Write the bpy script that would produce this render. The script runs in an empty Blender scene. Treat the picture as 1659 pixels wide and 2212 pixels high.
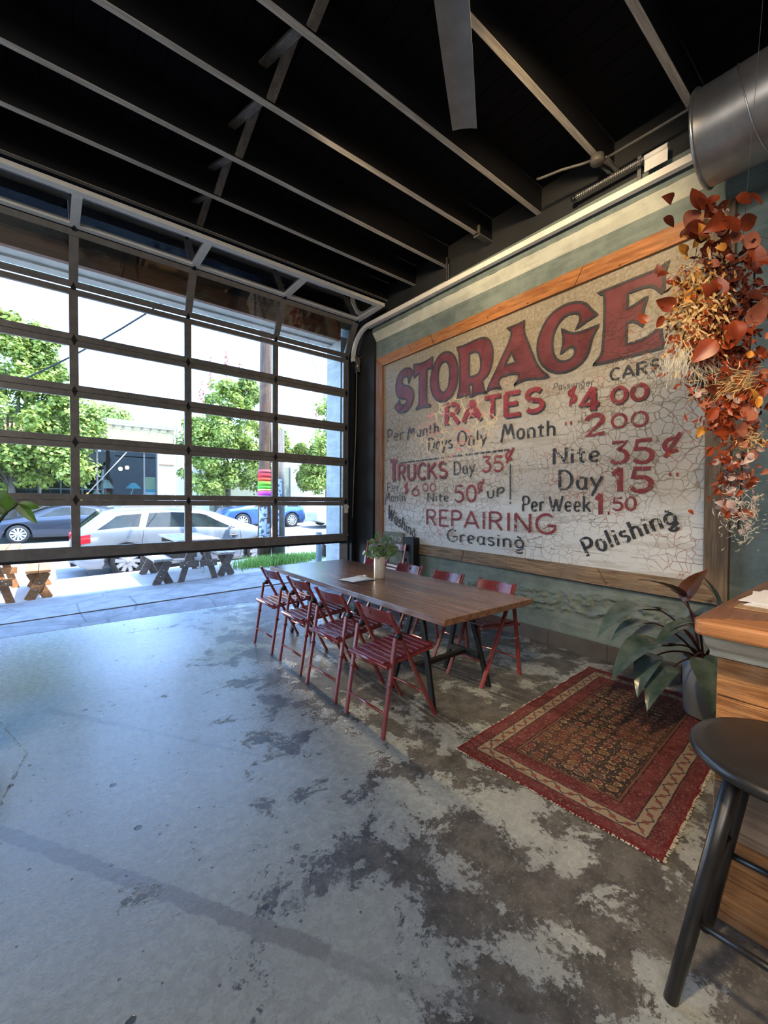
import bpy, bmesh, math, random
from mathutils import Vector, Matrix, noise
R = math.radians
rnd = random.Random(7)
sc = bpy.context.scene
COL = sc.collection

# ------------------------------------------------------------------ camera, sky, sun, lamps, exposure
cam = bpy.data.objects.new('camera', bpy.data.cameras.new('camera'))
COL.objects.link(cam); sc.camera = cam
yaw, pit, rol = R(38.603), R(-1.6135), R(0.54973)
fw = Vector((math.sin(yaw)*math.cos(pit), math.cos(yaw)*math.cos(pit), math.sin(pit)))
rt = Vector((math.cos(yaw), -math.sin(yaw), 0)); up = rt.cross(fw)
rt2 = rt*math.cos(rol)+up*math.sin(rol); up2 = -rt*math.sin(rol)+up*math.cos(rol)
m = Matrix((rt2, up2, -fw)).transposed().to_4x4(); m.translation = (0, 0, 1.5)
cam.matrix_world = m
cam.data.sensor_fit = 'HORIZONTAL'; cam.data.sensor_width = 36
cam.data.lens = 914.34/1659*36
cam.data.clip_start = .05; cam.data.clip_end = 500

w = bpy.data.worlds.new('sky'); sc.world = w; w.use_nodes = True
nt = w.node_tree; bg = nt.nodes['Background']
sky = nt.nodes.new('ShaderNodeTexSky'); sky.sky_type = 'NISHITA'
sky.sun_disc = False; sky.sun_elevation = R(60); sky.sun_rotation = R(150); sky.air_density = 1.0; sky.dust_density = .6
tint = nt.nodes.new('ShaderNodeMix'); tint.data_type = 'RGBA'; tint.blend_type = 'MULTIPLY'; tint.inputs[0].default_value = 1
tint.inputs[7].default_value = (.82, .95, 1.12, 1); nt.links.new(sky.outputs[0], tint.inputs[6]); nt.links.new(tint.outputs[2], bg.inputs[0]); bg.inputs[1].default_value = 1.5

def lamp(kind, name, loc, energy, color, **k):
    l = bpy.data.lights.new(name, kind); l.energy = energy; l.color = color
    for a, b in k.items(): setattr(l, a, b)
    o = bpy.data.objects.new(name, l); o.location = loc; COL.objects.link(o); return o
def aim(o, to):
    o.rotation_euler = (Vector(to)-o.location).to_track_quat('-Z', 'Y').to_euler()
sun = lamp('SUN', 'sun', (0, 0, 30), 11.0, (1, .95, .86), angle=R(.6))
aim(sun, Vector((0, 0, 30))-Vector((.30, -.29, .90)))
# ceiling track lights of the room, then added area fill
for nm, loc, e, to, sp in (('track_light', (1.6, 1.3, 4.3), 260, (4.1, 2.4, 3.5), 70), ('track_light', (1.4, 3.0, 4.35), 120, (4.1, 3.9, 3.5), 70),
                           ('track_light', (-.2, .3, 3.6), 330, (2.1, .35, 1.5), 62)):
    o = lamp('SPOT', nm, loc, e, (1, .72, .42), spot_size=R(sp), spot_blend=.8, shadow_soft_size=.08); aim(o, to)
o = lamp('AREA', 'room_fill', (-3.4, -2.2, 4.0), 130, (1, .9, .8), shape='RECTANGLE', size=3.0, size_y=1.6); aim(o, (2.4, 2.5, .9))  # added fill without a fixture, brightens the room from out of view
o = lamp('AREA', 'room_fill', (-3.2, .9, 4.0), 50, (1, .92, .85), shape='RECTANGLE', size=2.0, size_y=2.0); aim(o, (2.6, .5, 1.0))

# added spot lamp standing in for sun glancing off the parked wagon's roof, in under the raised door
o = lamp('SPOT', 'glint_stand_in', (2.25, 10.9, 1.42), 5200, (1, .80, .50), spot_size=R(13), spot_blend=.5, shadow_soft_size=.12); aim(o, (2.35, 2.0, 0))
sc.view_settings.view_transform = 'Standard'; sc.view_settings.look = 'None'
sc.view_settings.gamma = 1; sc.view_settings.use_curve_mapping = False
sc.view_settings.exposure = 0.5

# ------------------------------------------------------------------ helpers
class MB:
    def __init__(s): s.v = []; s.f = []; s.m = []; s.sm = []
    def add(s, vs, fs, mi=0, smooth=False):
        b = len(s.v); s.v += [tuple(p) for p in vs]
        for f in fs: s.f.append([i+b for i in f]); s.m.append(mi); s.sm.append(smooth)
        return s
    def box(s, a, b, mi=0, M=None):
        x0, y0, z0 = a; x1, y1, z1 = b
        vs = [Vector(p) for p in ((x0,y0,z0),(x1,y0,z0),(x1,y1,z0),(x0,y1,z0),(x0,y0,z1),(x1,y0,z1),(x1,y1,z1),(x0,y1,z1))]
        if M is not None: vs = [M@p for p in vs]
        return s.add(vs, [(3,2,1,0),(4,5,6,7),(0,1,5,4),(1,2,6,5),(2,3,7,6),(3,0,4,7)], mi)
    def bar(s, p, q, w, h, mi=0, upv=(0,0,1), c=0.0):
        p = Vector(p); q = Vector(q); d = (q-p); L = d.length; d.normalize()
        u = Vector(upv); sd = d.cross(u)
        if sd.length < 1e-4: sd = d.cross(Vector((1,0,0)))
        sd.normalize(); u = sd.cross(d)
        M = Matrix((sd, d, u)).transposed().to_4x4(); M.translation = p
        if c <= 0: return s.box((-w/2,0,-h/2),(w/2,L,h/2), mi, M)
        x, z = w/2, h/2
        ring = [(-x+c,-z),(x-c,-z),(x,-z+c),(x,z-c),(x-c,z),(-x+c,z),(-x,z-c),(-x,-z+c)]
        vs = [M@Vector((a,0,b)) for a, b in ring]+[M@Vector((a,L,b)) for a, b in ring]
        n = 8; fs = [(i,(i+1)%n,n+(i+1)%n,n+i) for i in range(n)]+[tuple(range(n-1,-1,-1)), tuple(range(n,2*n))]
        return s.add(vs, fs, mi)
    def tube(s, pts, r, n=8, mi=0, cap=True):
        pts = [Vector(p) for p in pts]; rs = r if isinstance(r, (list, tuple)) else [r]*len(pts)
        vs = []; prev = None
        for i, p in enumerate(pts):
            d = (pts[min(i+1,len(pts)-1)]-pts[max(i-1,0)]).normalized()
            if prev is None:
                a = d.cross(Vector((0,0,1)));
                if a.length < 1e-3: a = d.cross(Vector((1,0,0)))
            else: a = prev-d*prev.dot(d)
            a.normalize(); prev = a; b = d.cross(a)
            vs += [p+(a*math.cos(t)+b*math.sin(t))*rs[i] for t in [2*math.pi*k/n for k in range(n)]]
        fs = []
        for i in range(len(pts)-1):
            for k in range(n): fs.append((i*n+k, i*n+(k+1)%n, (i+1)*n+(k+1)%n, (i+1)*n+k))
        s.add(vs, fs, mi, True)
        if cap:
            b = len(s.v)-len(vs)
            s.f.append([b+k for k in range(n)][::-1]); s.m.append(mi); s.sm.append(False)
            e = b+(len(pts)-1)*n
            s.f.append([e+k for k in range(n)]); s.m.append(mi); s.sm.append(False)
        return s
    def lathe(s, prof, c=(0,0,0), n=24, mi=0, M=None, smooth=True):
        vs = []
        for r, z in prof:
            for k in range(n):
                t = 2*math.pi*k/n; p = Vector((r*math.cos(t), r*math.sin(t), z))
                vs.append((M@p if M else p)+Vector(c))
        fs = [(i*n+k, i*n+(k+1)%n, (i+1)*n+(k+1)%n, (i+1)*n+k) for i in range(len(prof)-1) for k in range(n)]
        return s.add(vs, fs, mi, smooth)
    def prism(s, pts, ext, mi=0):
        n = len(pts); e = Vector(ext); vs = [Vector(p) for p in pts]; vs += [p+e for p in vs]
        fs = [tuple(range(n-1,-1,-1)), tuple(range(n,2*n))]+[(i,(i+1)%n,n+(i+1)%n,n+i) for i in range(n)]
        return s.add(vs, fs, mi)
    def grid(s, P, mi=0, smooth=True, close=False):
        nr = len(P); nc = len(P[0]); vs = [p for r in P for p in r]; fs = []
        for i in range(nr-1):
            for j in range(nc if close else nc-1):
                fs.append((i*nc+j, i*nc+(j+1)%nc, (i+1)*nc+(j+1)%nc, (i+1)*nc+j))
        return s.add(vs, fs, mi, smooth)
    def mesh(s, name, mats):
        me = bpy.data.meshes.new(name); me.from_pydata(s.v, [], s.f)
        for mt in (mats if isinstance(mats, (list, tuple)) else [mats]): me.materials.append(mt)
        me.polygons.foreach_set('material_index', s.m); me.polygons.foreach_set('use_smooth', s.sm)
        me.update(); return me
    def build(s, name, mats, parent=None, fix=True, bevel=0, **k):
        me = s.mesh(name, mats)
        if fix:
            bm = bmesh.new(); bm.from_mesh(me); bmesh.ops.recalc_face_normals(bm, faces=bm.faces); bm.to_mesh(me); bm.free()
        o = bpy.data.objects.new(name, me); COL.objects.link(o)
        if parent: o.parent = parent
        if bevel:
            b = o.modifiers.new('bevel', 'BEVEL'); b.width = bevel; b.segments = 2; b.limit_method = 'ANGLE'
        tag(o, **k); return o
def tag(o, label=None, cat=None, group=None, kind=None):
    if label: o['label'] = label
    if cat: o['category'] = cat
    if group: o['group'] = group
    if kind: o['kind'] = kind
    return o
def thing(name, label, cat, loc=(0,0,0), rz=0, group=None, kind=None, rot=None):
    o = bpy.data.objects.new(name, None); o.location = loc; o.rotation_euler = rot or (0,0,rz); o.empty_display_size = .1
    COL.objects.link(o); return tag(o, label, cat, group, kind)
def copy_tree(o, parent=None, **k):
    c = o.copy(); COL.objects.link(c); c.parent = parent
    for ch in list(o.children): copy_tree(ch, c)
    return tag(c, **k)
def share(o, parent, loc=(0,0,0), rot=(0,0,0), scale=(1,1,1)):
    c = o.copy(); COL.objects.link(c); c.parent = parent; c.location = loc; c.rotation_euler = rot; c.scale = scale; return c

# ------------------------------------------------------------------ materials
class N:
    def __init__(s, name):
        s.m = bpy.data.materials.new(name); s.m.use_nodes = True; s.t = s.m.node_tree
        s.b = s.t.nodes['Principled BSDF']; s.out = s.t.nodes['Material Output']
    def n(s, ty, **k):
        x = s.t.nodes.new(ty)
        for a, b in k.items():
            if a in x.inputs.keys() if isinstance(a, str) else False: x.inputs[a].default_value = b
            else: setattr(x, a, b)
        return x
    def l(s, a, b): s.t.links.new(a, b)
    def val(s, sock, v):
        if hasattr(v, 'is_linked') or hasattr(v, 'links'): s.l(v, sock)
        elif isinstance(v, tuple) and len(v) == 3 and sock.type == 'RGBA': sock.default_value = (*v, 1)
        else: sock.default_value = v
    def coord(s, kind='Object', scale=(1,1,1), rot=(0,0,0)):
        c = s.n('ShaderNodeTexCoord'); mp = s.n('ShaderNodeMapping')
        mp.inputs['Scale'].default_value = scale; mp.inputs['Rotation'].default_value = rot
        s.l(c.outputs[kind], mp.inputs[0]); return mp.outputs[0]
    def noise(s, v, scale, detail=4, rough=.6, dist=0):
        x = s.n('ShaderNodeTexNoise'); s.l(v, x.inputs['Vector'])
        x.inputs['Scale'].default_value = scale; x.inputs['Detail'].default_value = detail; x.inputs['Roughness'].default_value = rough; x.inputs['Distortion'].default_value = dist
        return x.outputs['Fac']
    def vor(s, v, scale, feat='F1', out='Distance', rand=1):
        x = s.n('ShaderNodeTexVoronoi', feature=feat); s.l(v, x.inputs['Vector']); x.inputs['Scale'].default_value = scale; x.inputs['Randomness'].default_value = rand
        return x.outputs[out]
    def math(s, op, a, b=0.0, c=None, clamp=False):
        x = s.n('ShaderNodeMath', operation=op); x.use_clamp = clamp
        s.val(x.inputs[0], a); s.val(x.inputs[1], b)
        if c is not None: s.val(x.inputs[2], c)
        return x.outputs[0]
    def step(s, v, a, b):
        x = s.n('ShaderNodeMapRange', interpolation_type='SMOOTHSTEP'); s.val(x.inputs[0], v)
        x.inputs[1].default_value = a; x.inputs[2].default_value = b; return x.outputs[0]
    def mix(s, f, a, b, mode='MIX'):
        x = s.n('ShaderNodeMix', data_type='RGBA', blend_type=mode)
        s.val(x.inputs[0], f); s.val(x.inputs[6], a); s.val(x.inputs[7], b); return x.outputs[2]
    def xyz(s, v):
        x = s.n('ShaderNodeSeparateXYZ'); s.l(v, x.inputs[0]); return x.outputs
    def comb(s, x_, y_, z_):
        x = s.n('ShaderNodeCombineXYZ'); s.val(x.inputs[0], x_); s.val(x.inputs[1], y_); s.val(x.inputs[2], z_); return x.outputs[0]
    def bump(s, h, strength=.3, dist=.01):
        x = s.n('ShaderNodeBump'); s.val(x.inputs['Height'], h); x.inputs['Strength'].default_value = strength; x.inputs['Distance'].default_value = dist
        s.l(x.outputs[0], s.b.inputs['Normal']); return x
    def set(s, col=None, rough=None, metal=None, spec=None, **k):
        if col is not None: s.val(s.b.inputs['Base Color'], col)
        if rough is not None: s.val(s.b.inputs['Roughness'], rough)
        if metal is not None: s.b.inputs['Metallic'].default_value = metal
        if spec is not None: s.b.inputs['Specular IOR Level'].default_value = spec
        for a, v in k.items(): s.val(s.b.inputs[a.replace('_', ' ')], v)
        return s.m
def plain(name, col, rough=.5, metal=0, spec=.5, var=.12, sc_=20, bump=0, bs=60, **k):
    n = N(name); v = n.coord(); f = n.noise(v, sc_, 4)
    c2 = tuple(max(0, c*(1-2*var)) for c in col); c3 = tuple(min(1, c*(1+var)) for c in col)
    if bump: n.bump(n.noise(v, bs, 5), bump, .004)
    return n.set(n.mix(n.step(f, .25, .75), c2, c3), rough, metal, spec, **k)
def wood(name, a, b, axis=0, rough=.5, scale=1.0, bump=.25, knots=True, c=None, spec=.4):
    n = N(name); s3 = [14*scale]*3; s3[axis] = 1.1*scale
    v = n.coord('Object', tuple(s3)); f = n.noise(v, 1.6, 6, .65, .4)
    s4 = [60*scale]*3; s4[axis] = 2.2*scale
    g = n.noise(n.coord('Object', tuple(s4)), 1.5, 5, .7)
    col = n.mix(n.step(f, .32, .68), a, b)
    if c is not None: col = n.mix(n.step(n.noise(n.coord('Object'), 2.2*scale, 3), .45, .7), col, c)
    col = n.mix(n.math('MULTIPLY', n.step(g, .42, .62), .45), col, tuple(x*.45 for x in a))
    if knots:
        kv = n.vor(n.coord('Object', tuple(2.6*scale if i != axis else 1.2*scale for i in range(3))), 2.0)
        col = n.mix(n.step(kv, .10, .03), col, tuple(x*.3 for x in a))
    n.bump(n.math('ADD', g, f), bump, .004)
    return n.set(col, rough, 0, spec)
def glassy(name, tint=(1,1,1), refl=1.0, rough=.0, base=.0):
    n = N(name); n.t.nodes.remove(n.b)
    tr = n.n('ShaderNodeBsdfTransparent'); tr.inputs[0].default_value = (*tint, 1)
    gl = n.n('ShaderNodeBsdfGlossy'); gl.inputs['Roughness'].default_value = rough
    fr = n.n('ShaderNodeFresnel'); fr.inputs[0].default_value = 1.5
    mx = n.n('ShaderNodeMixShader'); n.l(n.math('MULTIPLY_ADD', fr.outputs[0], refl, base), mx.inputs[0])
    n.l(tr.outputs[0], mx.inputs[1]); n.l(gl.outputs[0], mx.inputs[2]); n.l(mx.outputs[0], n.out.inputs[0]); return n.m
def leafmat(name, a, b, trans=.35, rough=.4, vein=None):
    n = N(name); v = n.coord(); f = n.noise(v, 9, 3)
    g = n.noise(v, 1.2, 2)
    col = n.mix(n.step(f, .3, .7), a, b)
    col = n.mix(n.math('MULTIPLY', n.step(g, .4, .65), .5), col, tuple(min(1, x*1.5) for x in b))
    n.set(col, rough)
    tl = n.n('ShaderNodeBsdfTranslucent'); n.l(col, tl.inputs[0])
    mx = n.n('ShaderNodeMixShader'); mx.inputs[0].default_value = trans
    n.l(n.b.outputs[0], mx.inputs[1]); n.l(tl.outputs[0], mx.inputs[2]); n.l(mx.outputs[0], n.out.inputs[0]); return n.m

def floor_mat():
    n = N('worn_concrete'); v = n.coord(); X, Y, Z = n.xyz(v)
    big = n.noise(v, .8, 3, .6); mid = n.noise(v, 3.2, 9, .72, .4); fine = n.noise(v, 22, 6, .7); vf = n.noise(v, 120, 3, .6)
    # worn coat: more bare concrete towards the bar, a worn walkway in the middle
    gx = n.math('MULTIPLY', n.math('MINIMUM', n.math('SUBTRACT', X, n.math('MULTIPLY', Y, .22)), 1.12), .165)
    m1 = n.math('ADD', n.math('ADD', mid, n.math('MULTIPLY', fine, .22)), gx)
    m1 = n.math('ADD', m1, n.math('MULTIPLY', n.math('SUBTRACT', big, .5), .55))
    m1 = n.math('ADD', m1, n.math('MULTIPLY', n.math('SUBTRACT', n.noise(v, 45, 6, .8), .5), .34))
    bare = n.step(m1, .735, .775)
    speck = n.step(n.math('ADD', n.noise(v, 9, 8, .8), n.math('MULTIPLY', fine, .2)), .735, .765)
    bare = n.math('MAXIMUM', bare, n.math('MULTIPLY', speck, .6))
    def seg(x0, y0, x1, y1, wd, k=1.0):   # tape / trench lines left on the slab
        L = math.hypot(x1-x0, y1-y0); dx, dy = (x1-x0)/L, (y1-y0)/L
        ax = n.math('SUBTRACT', X, x0); ay = n.math('SUBTRACT', Y, y0)
        t = n.math('ADD', n.math('MULTIPLY', ax, dx), n.math('MULTIPLY', ay, dy))
        d = n.math('ABSOLUTE', n.math('SUBTRACT', n.math('MULTIPLY', ax, dy), n.math('MULTIPLY', ay, dx)))
        d = n.math('ADD', d, n.math('MULTIPLY', n.math('SUBTRACT', n.noise(v, 14, 6, .7), .5), .07))
        end = n.math('MAXIMUM', n.math('SUBTRACT', 0.0, t), n.math('SUBTRACT', t, L))
        d = n.math('MAXIMUM', d, end)
        return n.math('MULTIPLY', n.step(d, wd, wd-.006), k)
    bands = None
    for a in SEGS:
        q = seg(*a); bands = q if bands is None else n.math('MAXIMUM', bands, q)
    light = n.mix(n.step(fine, .3, .75), (.30,.325,.31), (.42,.445,.42))
    light = n.mix(n.step(big, .35, .7), light, (.30,.32,.31))
    light = n.mix(n.math('MULTIPLY', n.step(n.noise(v, 7, 8, .8), .5, .62), .35), light, (.22,.235,.23))
    light = n.mix(n.math('MULTIPLY', n.step(n.noise(v, 75, 3, .7), .52, .66), .35), light, (.17,.175,.17))
    dark = n.mix(n.step(n.noise(v, 9, 8, .75), .35, .68), (.060,.060,.058), (.145,.138,.125))
    dark = n.mix(n.math('MULTIPLY', n.step(n.noise(v, 60, 4, .75), .55, .66), .5), dark, (.27,.27,.25))
    col = n.mix(bare, light, dark)
    col = n.mix(n.math('MULTIPLY', bands, .75), col, (.19,.19,.185))
    pit = n.vor(v, 4.3); pitm = n.step(n.math('ADD', pit, n.math('MULTIPLY', n.noise(v, 40, 2), .07)), .105, .085)
    pit2 = n.step(n.math('ADD', n.vor(v, 13), n.math('MULTIPLY', fine, .12)), .145, .12)
    scv = n.coord('Object', (3, 40, 1), (0, 0, R(58))); scr = n.step(n.noise(scv, 1.6, 4, .6), .66, .70)
    col = n.mix(n.math('MULTIPLY', scr, .35), col, (.16,.165,.165))
    pits = n.math('MAXIMUM', pitm, n.math('MULTIPLY', pit2, .75))
    col = n.mix(n.math('MULTIPLY', pits, .85), col, (.03,.028,.026))
    crack = None
    for a in CRACKS:
        q = seg(*a); crack = q if crack is None else n.math('MAXIMUM', crack, q)
    col = n.mix(n.math('MULTIPLY', crack, .7), col, (.06,.055,.05))
    h = n.math('SUBTRACT', n.math('ADD', n.math('MULTIPLY', fine, .35), n.math('MULTIPLY', vf, .12)), n.math('ADD', n.math('MULTIPLY', pits, 1.6), n.math('ADD', n.math('MULTIPLY', bare, .18), n.math('MULTIPLY', crack, .8))))
    n.bump(h, .6, .006)
    rg = n.math('ADD', n.math('MULTIPLY', fine, .22), n.math('ADD', .16, n.math('MULTIPLY', bare, .12)))
    return n.set(col, rg, 0, .6)
CRACKS = [(-1.2,5.42,4.1,5.36,.004,.8),(.9,3.36,2.6,3.62,.0035,.7),(-.35,4.1,-.1,3.2,.005,.9),(-.1,3.2,-.22,2.6,.005,.9)]
SEGS = [(-.95,3.68,.70,1.19,.034),(.72,1.14,1.1,.6,.03,.5),(.0,3.76,.34,3.27,.028,.9),(.34,3.27,.95,2.36,.016,.7)]
def wall_mat(name, a, b, bumpk=.5):
    n = N(name); v = n.coord(); X, Y, Z = n.xyz(v)
    f = n.noise(v, 5, 7, .65); g = n.noise(v, 45, 5, .7)
    st = n.noise(n.coord('Object', (1,1,9)), 1.4, 5, .6)     # board marks
    col = n.mix(n.step(f, .3, .72), a, b)
    col = n.mix(n.math('MULTIPLY', n.step(st, .5, .62), .35), col, tuple(x*1.25 for x in b))
    hole = n.step(n.math('ADD', n.vor(v, 9), n.math('MULTIPLY', g, .1)), .095, .07)
    col = n.mix(n.math('MULTIPLY', hole, .6), col, tuple(x*.35 for x in a))
    n.bump(n.math('SUBTRACT', n.math('ADD', n.math('MULTIPLY', g, .5), n.math('ADD', f, st)), hole), bumpk, .008)
    return n.set(col, .62, 0, .35)
def crazing(n):
    v = n.coord('Object', (0,1,1)); X, Y, Z = n.xyz(v)
    ns = n.n('ShaderNodeTexNoise'); ns.inputs['Scale'].default_value = 7; n.l(v, ns.inputs[0])
    sc2 = n.n('ShaderNodeVectorMath', operation='SCALE'); n.l(ns.outputs['Color'], sc2.inputs[0]); sc2.inputs[3].default_value = .11
    wv = n.n('ShaderNodeVectorMath', operation='ADD'); n.l(v, wv.inputs[0]); n.l(sc2.outputs[0], wv.inputs[1]); wv = wv.outputs[0]
    zone = n.step(n.math('SUBTRACT', n.noise(v, .9, 4), n.math('MULTIPLY', n.math('ABSOLUTE', n.math('SUBTRACT', Z, 1.3)), .16)), .28, .46)
    c1 = n.math('MULTIPLY', n.step(n.vor(wv, 12, 'DISTANCE_TO_EDGE'), .045, .012), zone)
    c2 = n.math('MULTIPLY', n.step(n.vor(wv, 3.2, 'DISTANCE_TO_EDGE'), .011, .003), zone)
    e = n.math('ADD', n.math('POWER', n.math('MULTIPLY', n.math('SUBTRACT', Y, .62), 1.25), 2.0), n.math('POWER', n.math('MULTIPLY', n.math('SUBTRACT', Z, 1.70), 2.4), 2.0))
    e = n.math('ADD', e, n.math('MULTIPLY', n.math('SUBTRACT', n.noise(v, 3, 4), .5), 1.6))
    pale = n.math('MULTIPLY', n.step(n.vor(wv, 7.5, 'DISTANCE_TO_EDGE'), .075, .035), n.step(e, 1.0, .75))
    return v, Y, Z, c1, c2, pale
def sign_mat():
    n = N('old_painted_plaster'); v, Y, Z, c1, c2, pale = crazing(n); X = None
    f = n.noise(v, 2.0, 7, .65); g = n.noise(v, 30, 6, .7); bd = n.noise(n.coord('Object', (1,1,11)), 1.0, 4, .6)
    zz = n.math('ADD', Z, n.math('MULTIPLY', n.math('SUBTRACT', f, .5), .9))
    low = (.68,.72,.73); midc = (.47,.455,.41); top = (.225,.19,.125)
    col = n.mix(n.step(zz, .55, .95), low, midc)
    col = n.mix(n.step(n.math('ADD', n.math('MULTIPLY', Y, .22), zz), 1.15, 2.3), col, top)
    col = n.mix(n.math('MULTIPLY', n.step(g, .35, .75), .35), col, (.66,.63,.56))
    col = n.mix(n.math('MULTIPLY', n.step(bd, .52, .6), .3), col, (.22,.17,.09))
    col = n.mix(n.math('MULTIPLY', c1, .7), col, n.mix(n.step(n.noise(v, 1.7, 2), .5, .6), (.16,.11,.06), (.42,.14,.10)))
    col = n.mix(n.math('MULTIPLY', c2, .7), col, (.13,.085,.05))
    col = n.mix(pale, col, n.mix(n.step(n.noise(v, 3.1, 2), .48, .56), (.55,.46,.30), (.55,.24,.20)))
    bz = n.math('FRACT', n.math('MULTIPLY', n.math('ADD', Z, n.math('MULTIPLY', n.noise(v, 1.5, 3), .05)), 3.4))
    bl = n.math('MULTIPLY', n.step(bz, .03, .0), n.step(n.noise(v, 6, 3), .42, .6))
    col = n.mix(n.math('MULTIPLY', bl, .7), col, (.16,.12,.07))
    chip = n.step(n.math('ADD', n.vor(v, 17), n.math('MULTIPLY', g, .15)), .15, .12)
    chip = n.math('MULTIPLY', chip, n.step(n.noise(v, 2.4, 3), .5, .6))
    col = n.mix(n.math('MULTIPLY', chip, .7), col, (.12,.10,.08))
    n.bump(n.math('SUBTRACT', n.math('ADD', g, f), n.math('ADD', n.math('MULTIPLY', c1, 2), n.math('ADD', n.math('MULTIPLY', bl, 1.5), n.math('MULTIPLY', c2, 2)))), .5, .004)
    return n.set(col, .55, 0, .4)
def paint_mat(name, col, thr=.36):
    """sign paint, flaked away where the plaster is crazed"""
    n = N(name); v, Y, Z, c1, c2, pale = crazing(n); f = n.noise(v, 14, 7, .75); g = n.noise(v, 60, 4, .7)
    c = n.mix(n.step(n.noise(v, 5, 5), .3, .7), tuple(x*.8 for x in col), tuple(min(1, x*1.25+.01) for x in col))
    n.set(c, .5, 0, .4)
    al = n.step(n.math('ADD', n.math('MULTIPLY', f, .75), n.math('MULTIPLY', g, .25)), thr-.015, thr+.015)
    al = n.math('MULTIPLY', al, n.math('SUBTRACT', 1.0, n.math('MAXIMUM', pale, n.math('MULTIPLY', n.math('MAXIMUM', c1, c2), .6))))
    tr = n.n('ShaderNodeBsdfTransparent'); mx = n.n('ShaderNodeMixShader')
    n.l(al, mx.inputs[0]); n.l(tr.outputs[0], mx.inputs[1]); n.l(n.b.outputs[0], mx.inputs[2]); n.l(mx.outputs[0], n.out.inputs[0]); return n.m
def brick_mat(name, a, b, mortar):
    n = N(name); v = n.coord(); X, Y, Z = n.xyz(v); q = n.comb(X, Z, 0.0)
    br = n.n('ShaderNodeTexBrick'); n.l(q, br.inputs['Vector']); br.inputs['Scale'].default_value = 1
    br.inputs['Brick Width'].default_value = .23; br.inputs['Row Height'].default_value = .078; br.inputs['Mortar Size'].default_value = .009
    for i, c in enumerate((a, b, mortar)): br.inputs[1+i].default_value = (*c, 1)
    n.bump(br.outputs['Fac'], .3, .01); return n.set(br.outputs['Color'], .8)
def ground_mat(name, a, b, crack=0, sc_=3):
    n = N(name); v = n.coord(); f = n.noise(v, sc_, 8, .7); g = n.noise(v, 60, 4, .7)
    col = n.mix(n.step(f, .3, .7), a, b); col = n.mix(n.math('MULTIPLY', n.step(g, .45, .65), .3), col, tuple(x*.5 for x in a))
    if crack:
        c = n.step(n.vor(v, crack, 'DISTANCE_TO_EDGE'), .012, .004); col = n.mix(n.math('MULTIPLY', c, .6), col, tuple(x*.3 for x in a))
    n.bump(n.math('ADD', f, g), .4, .006); return n.set(col, .7)
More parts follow.
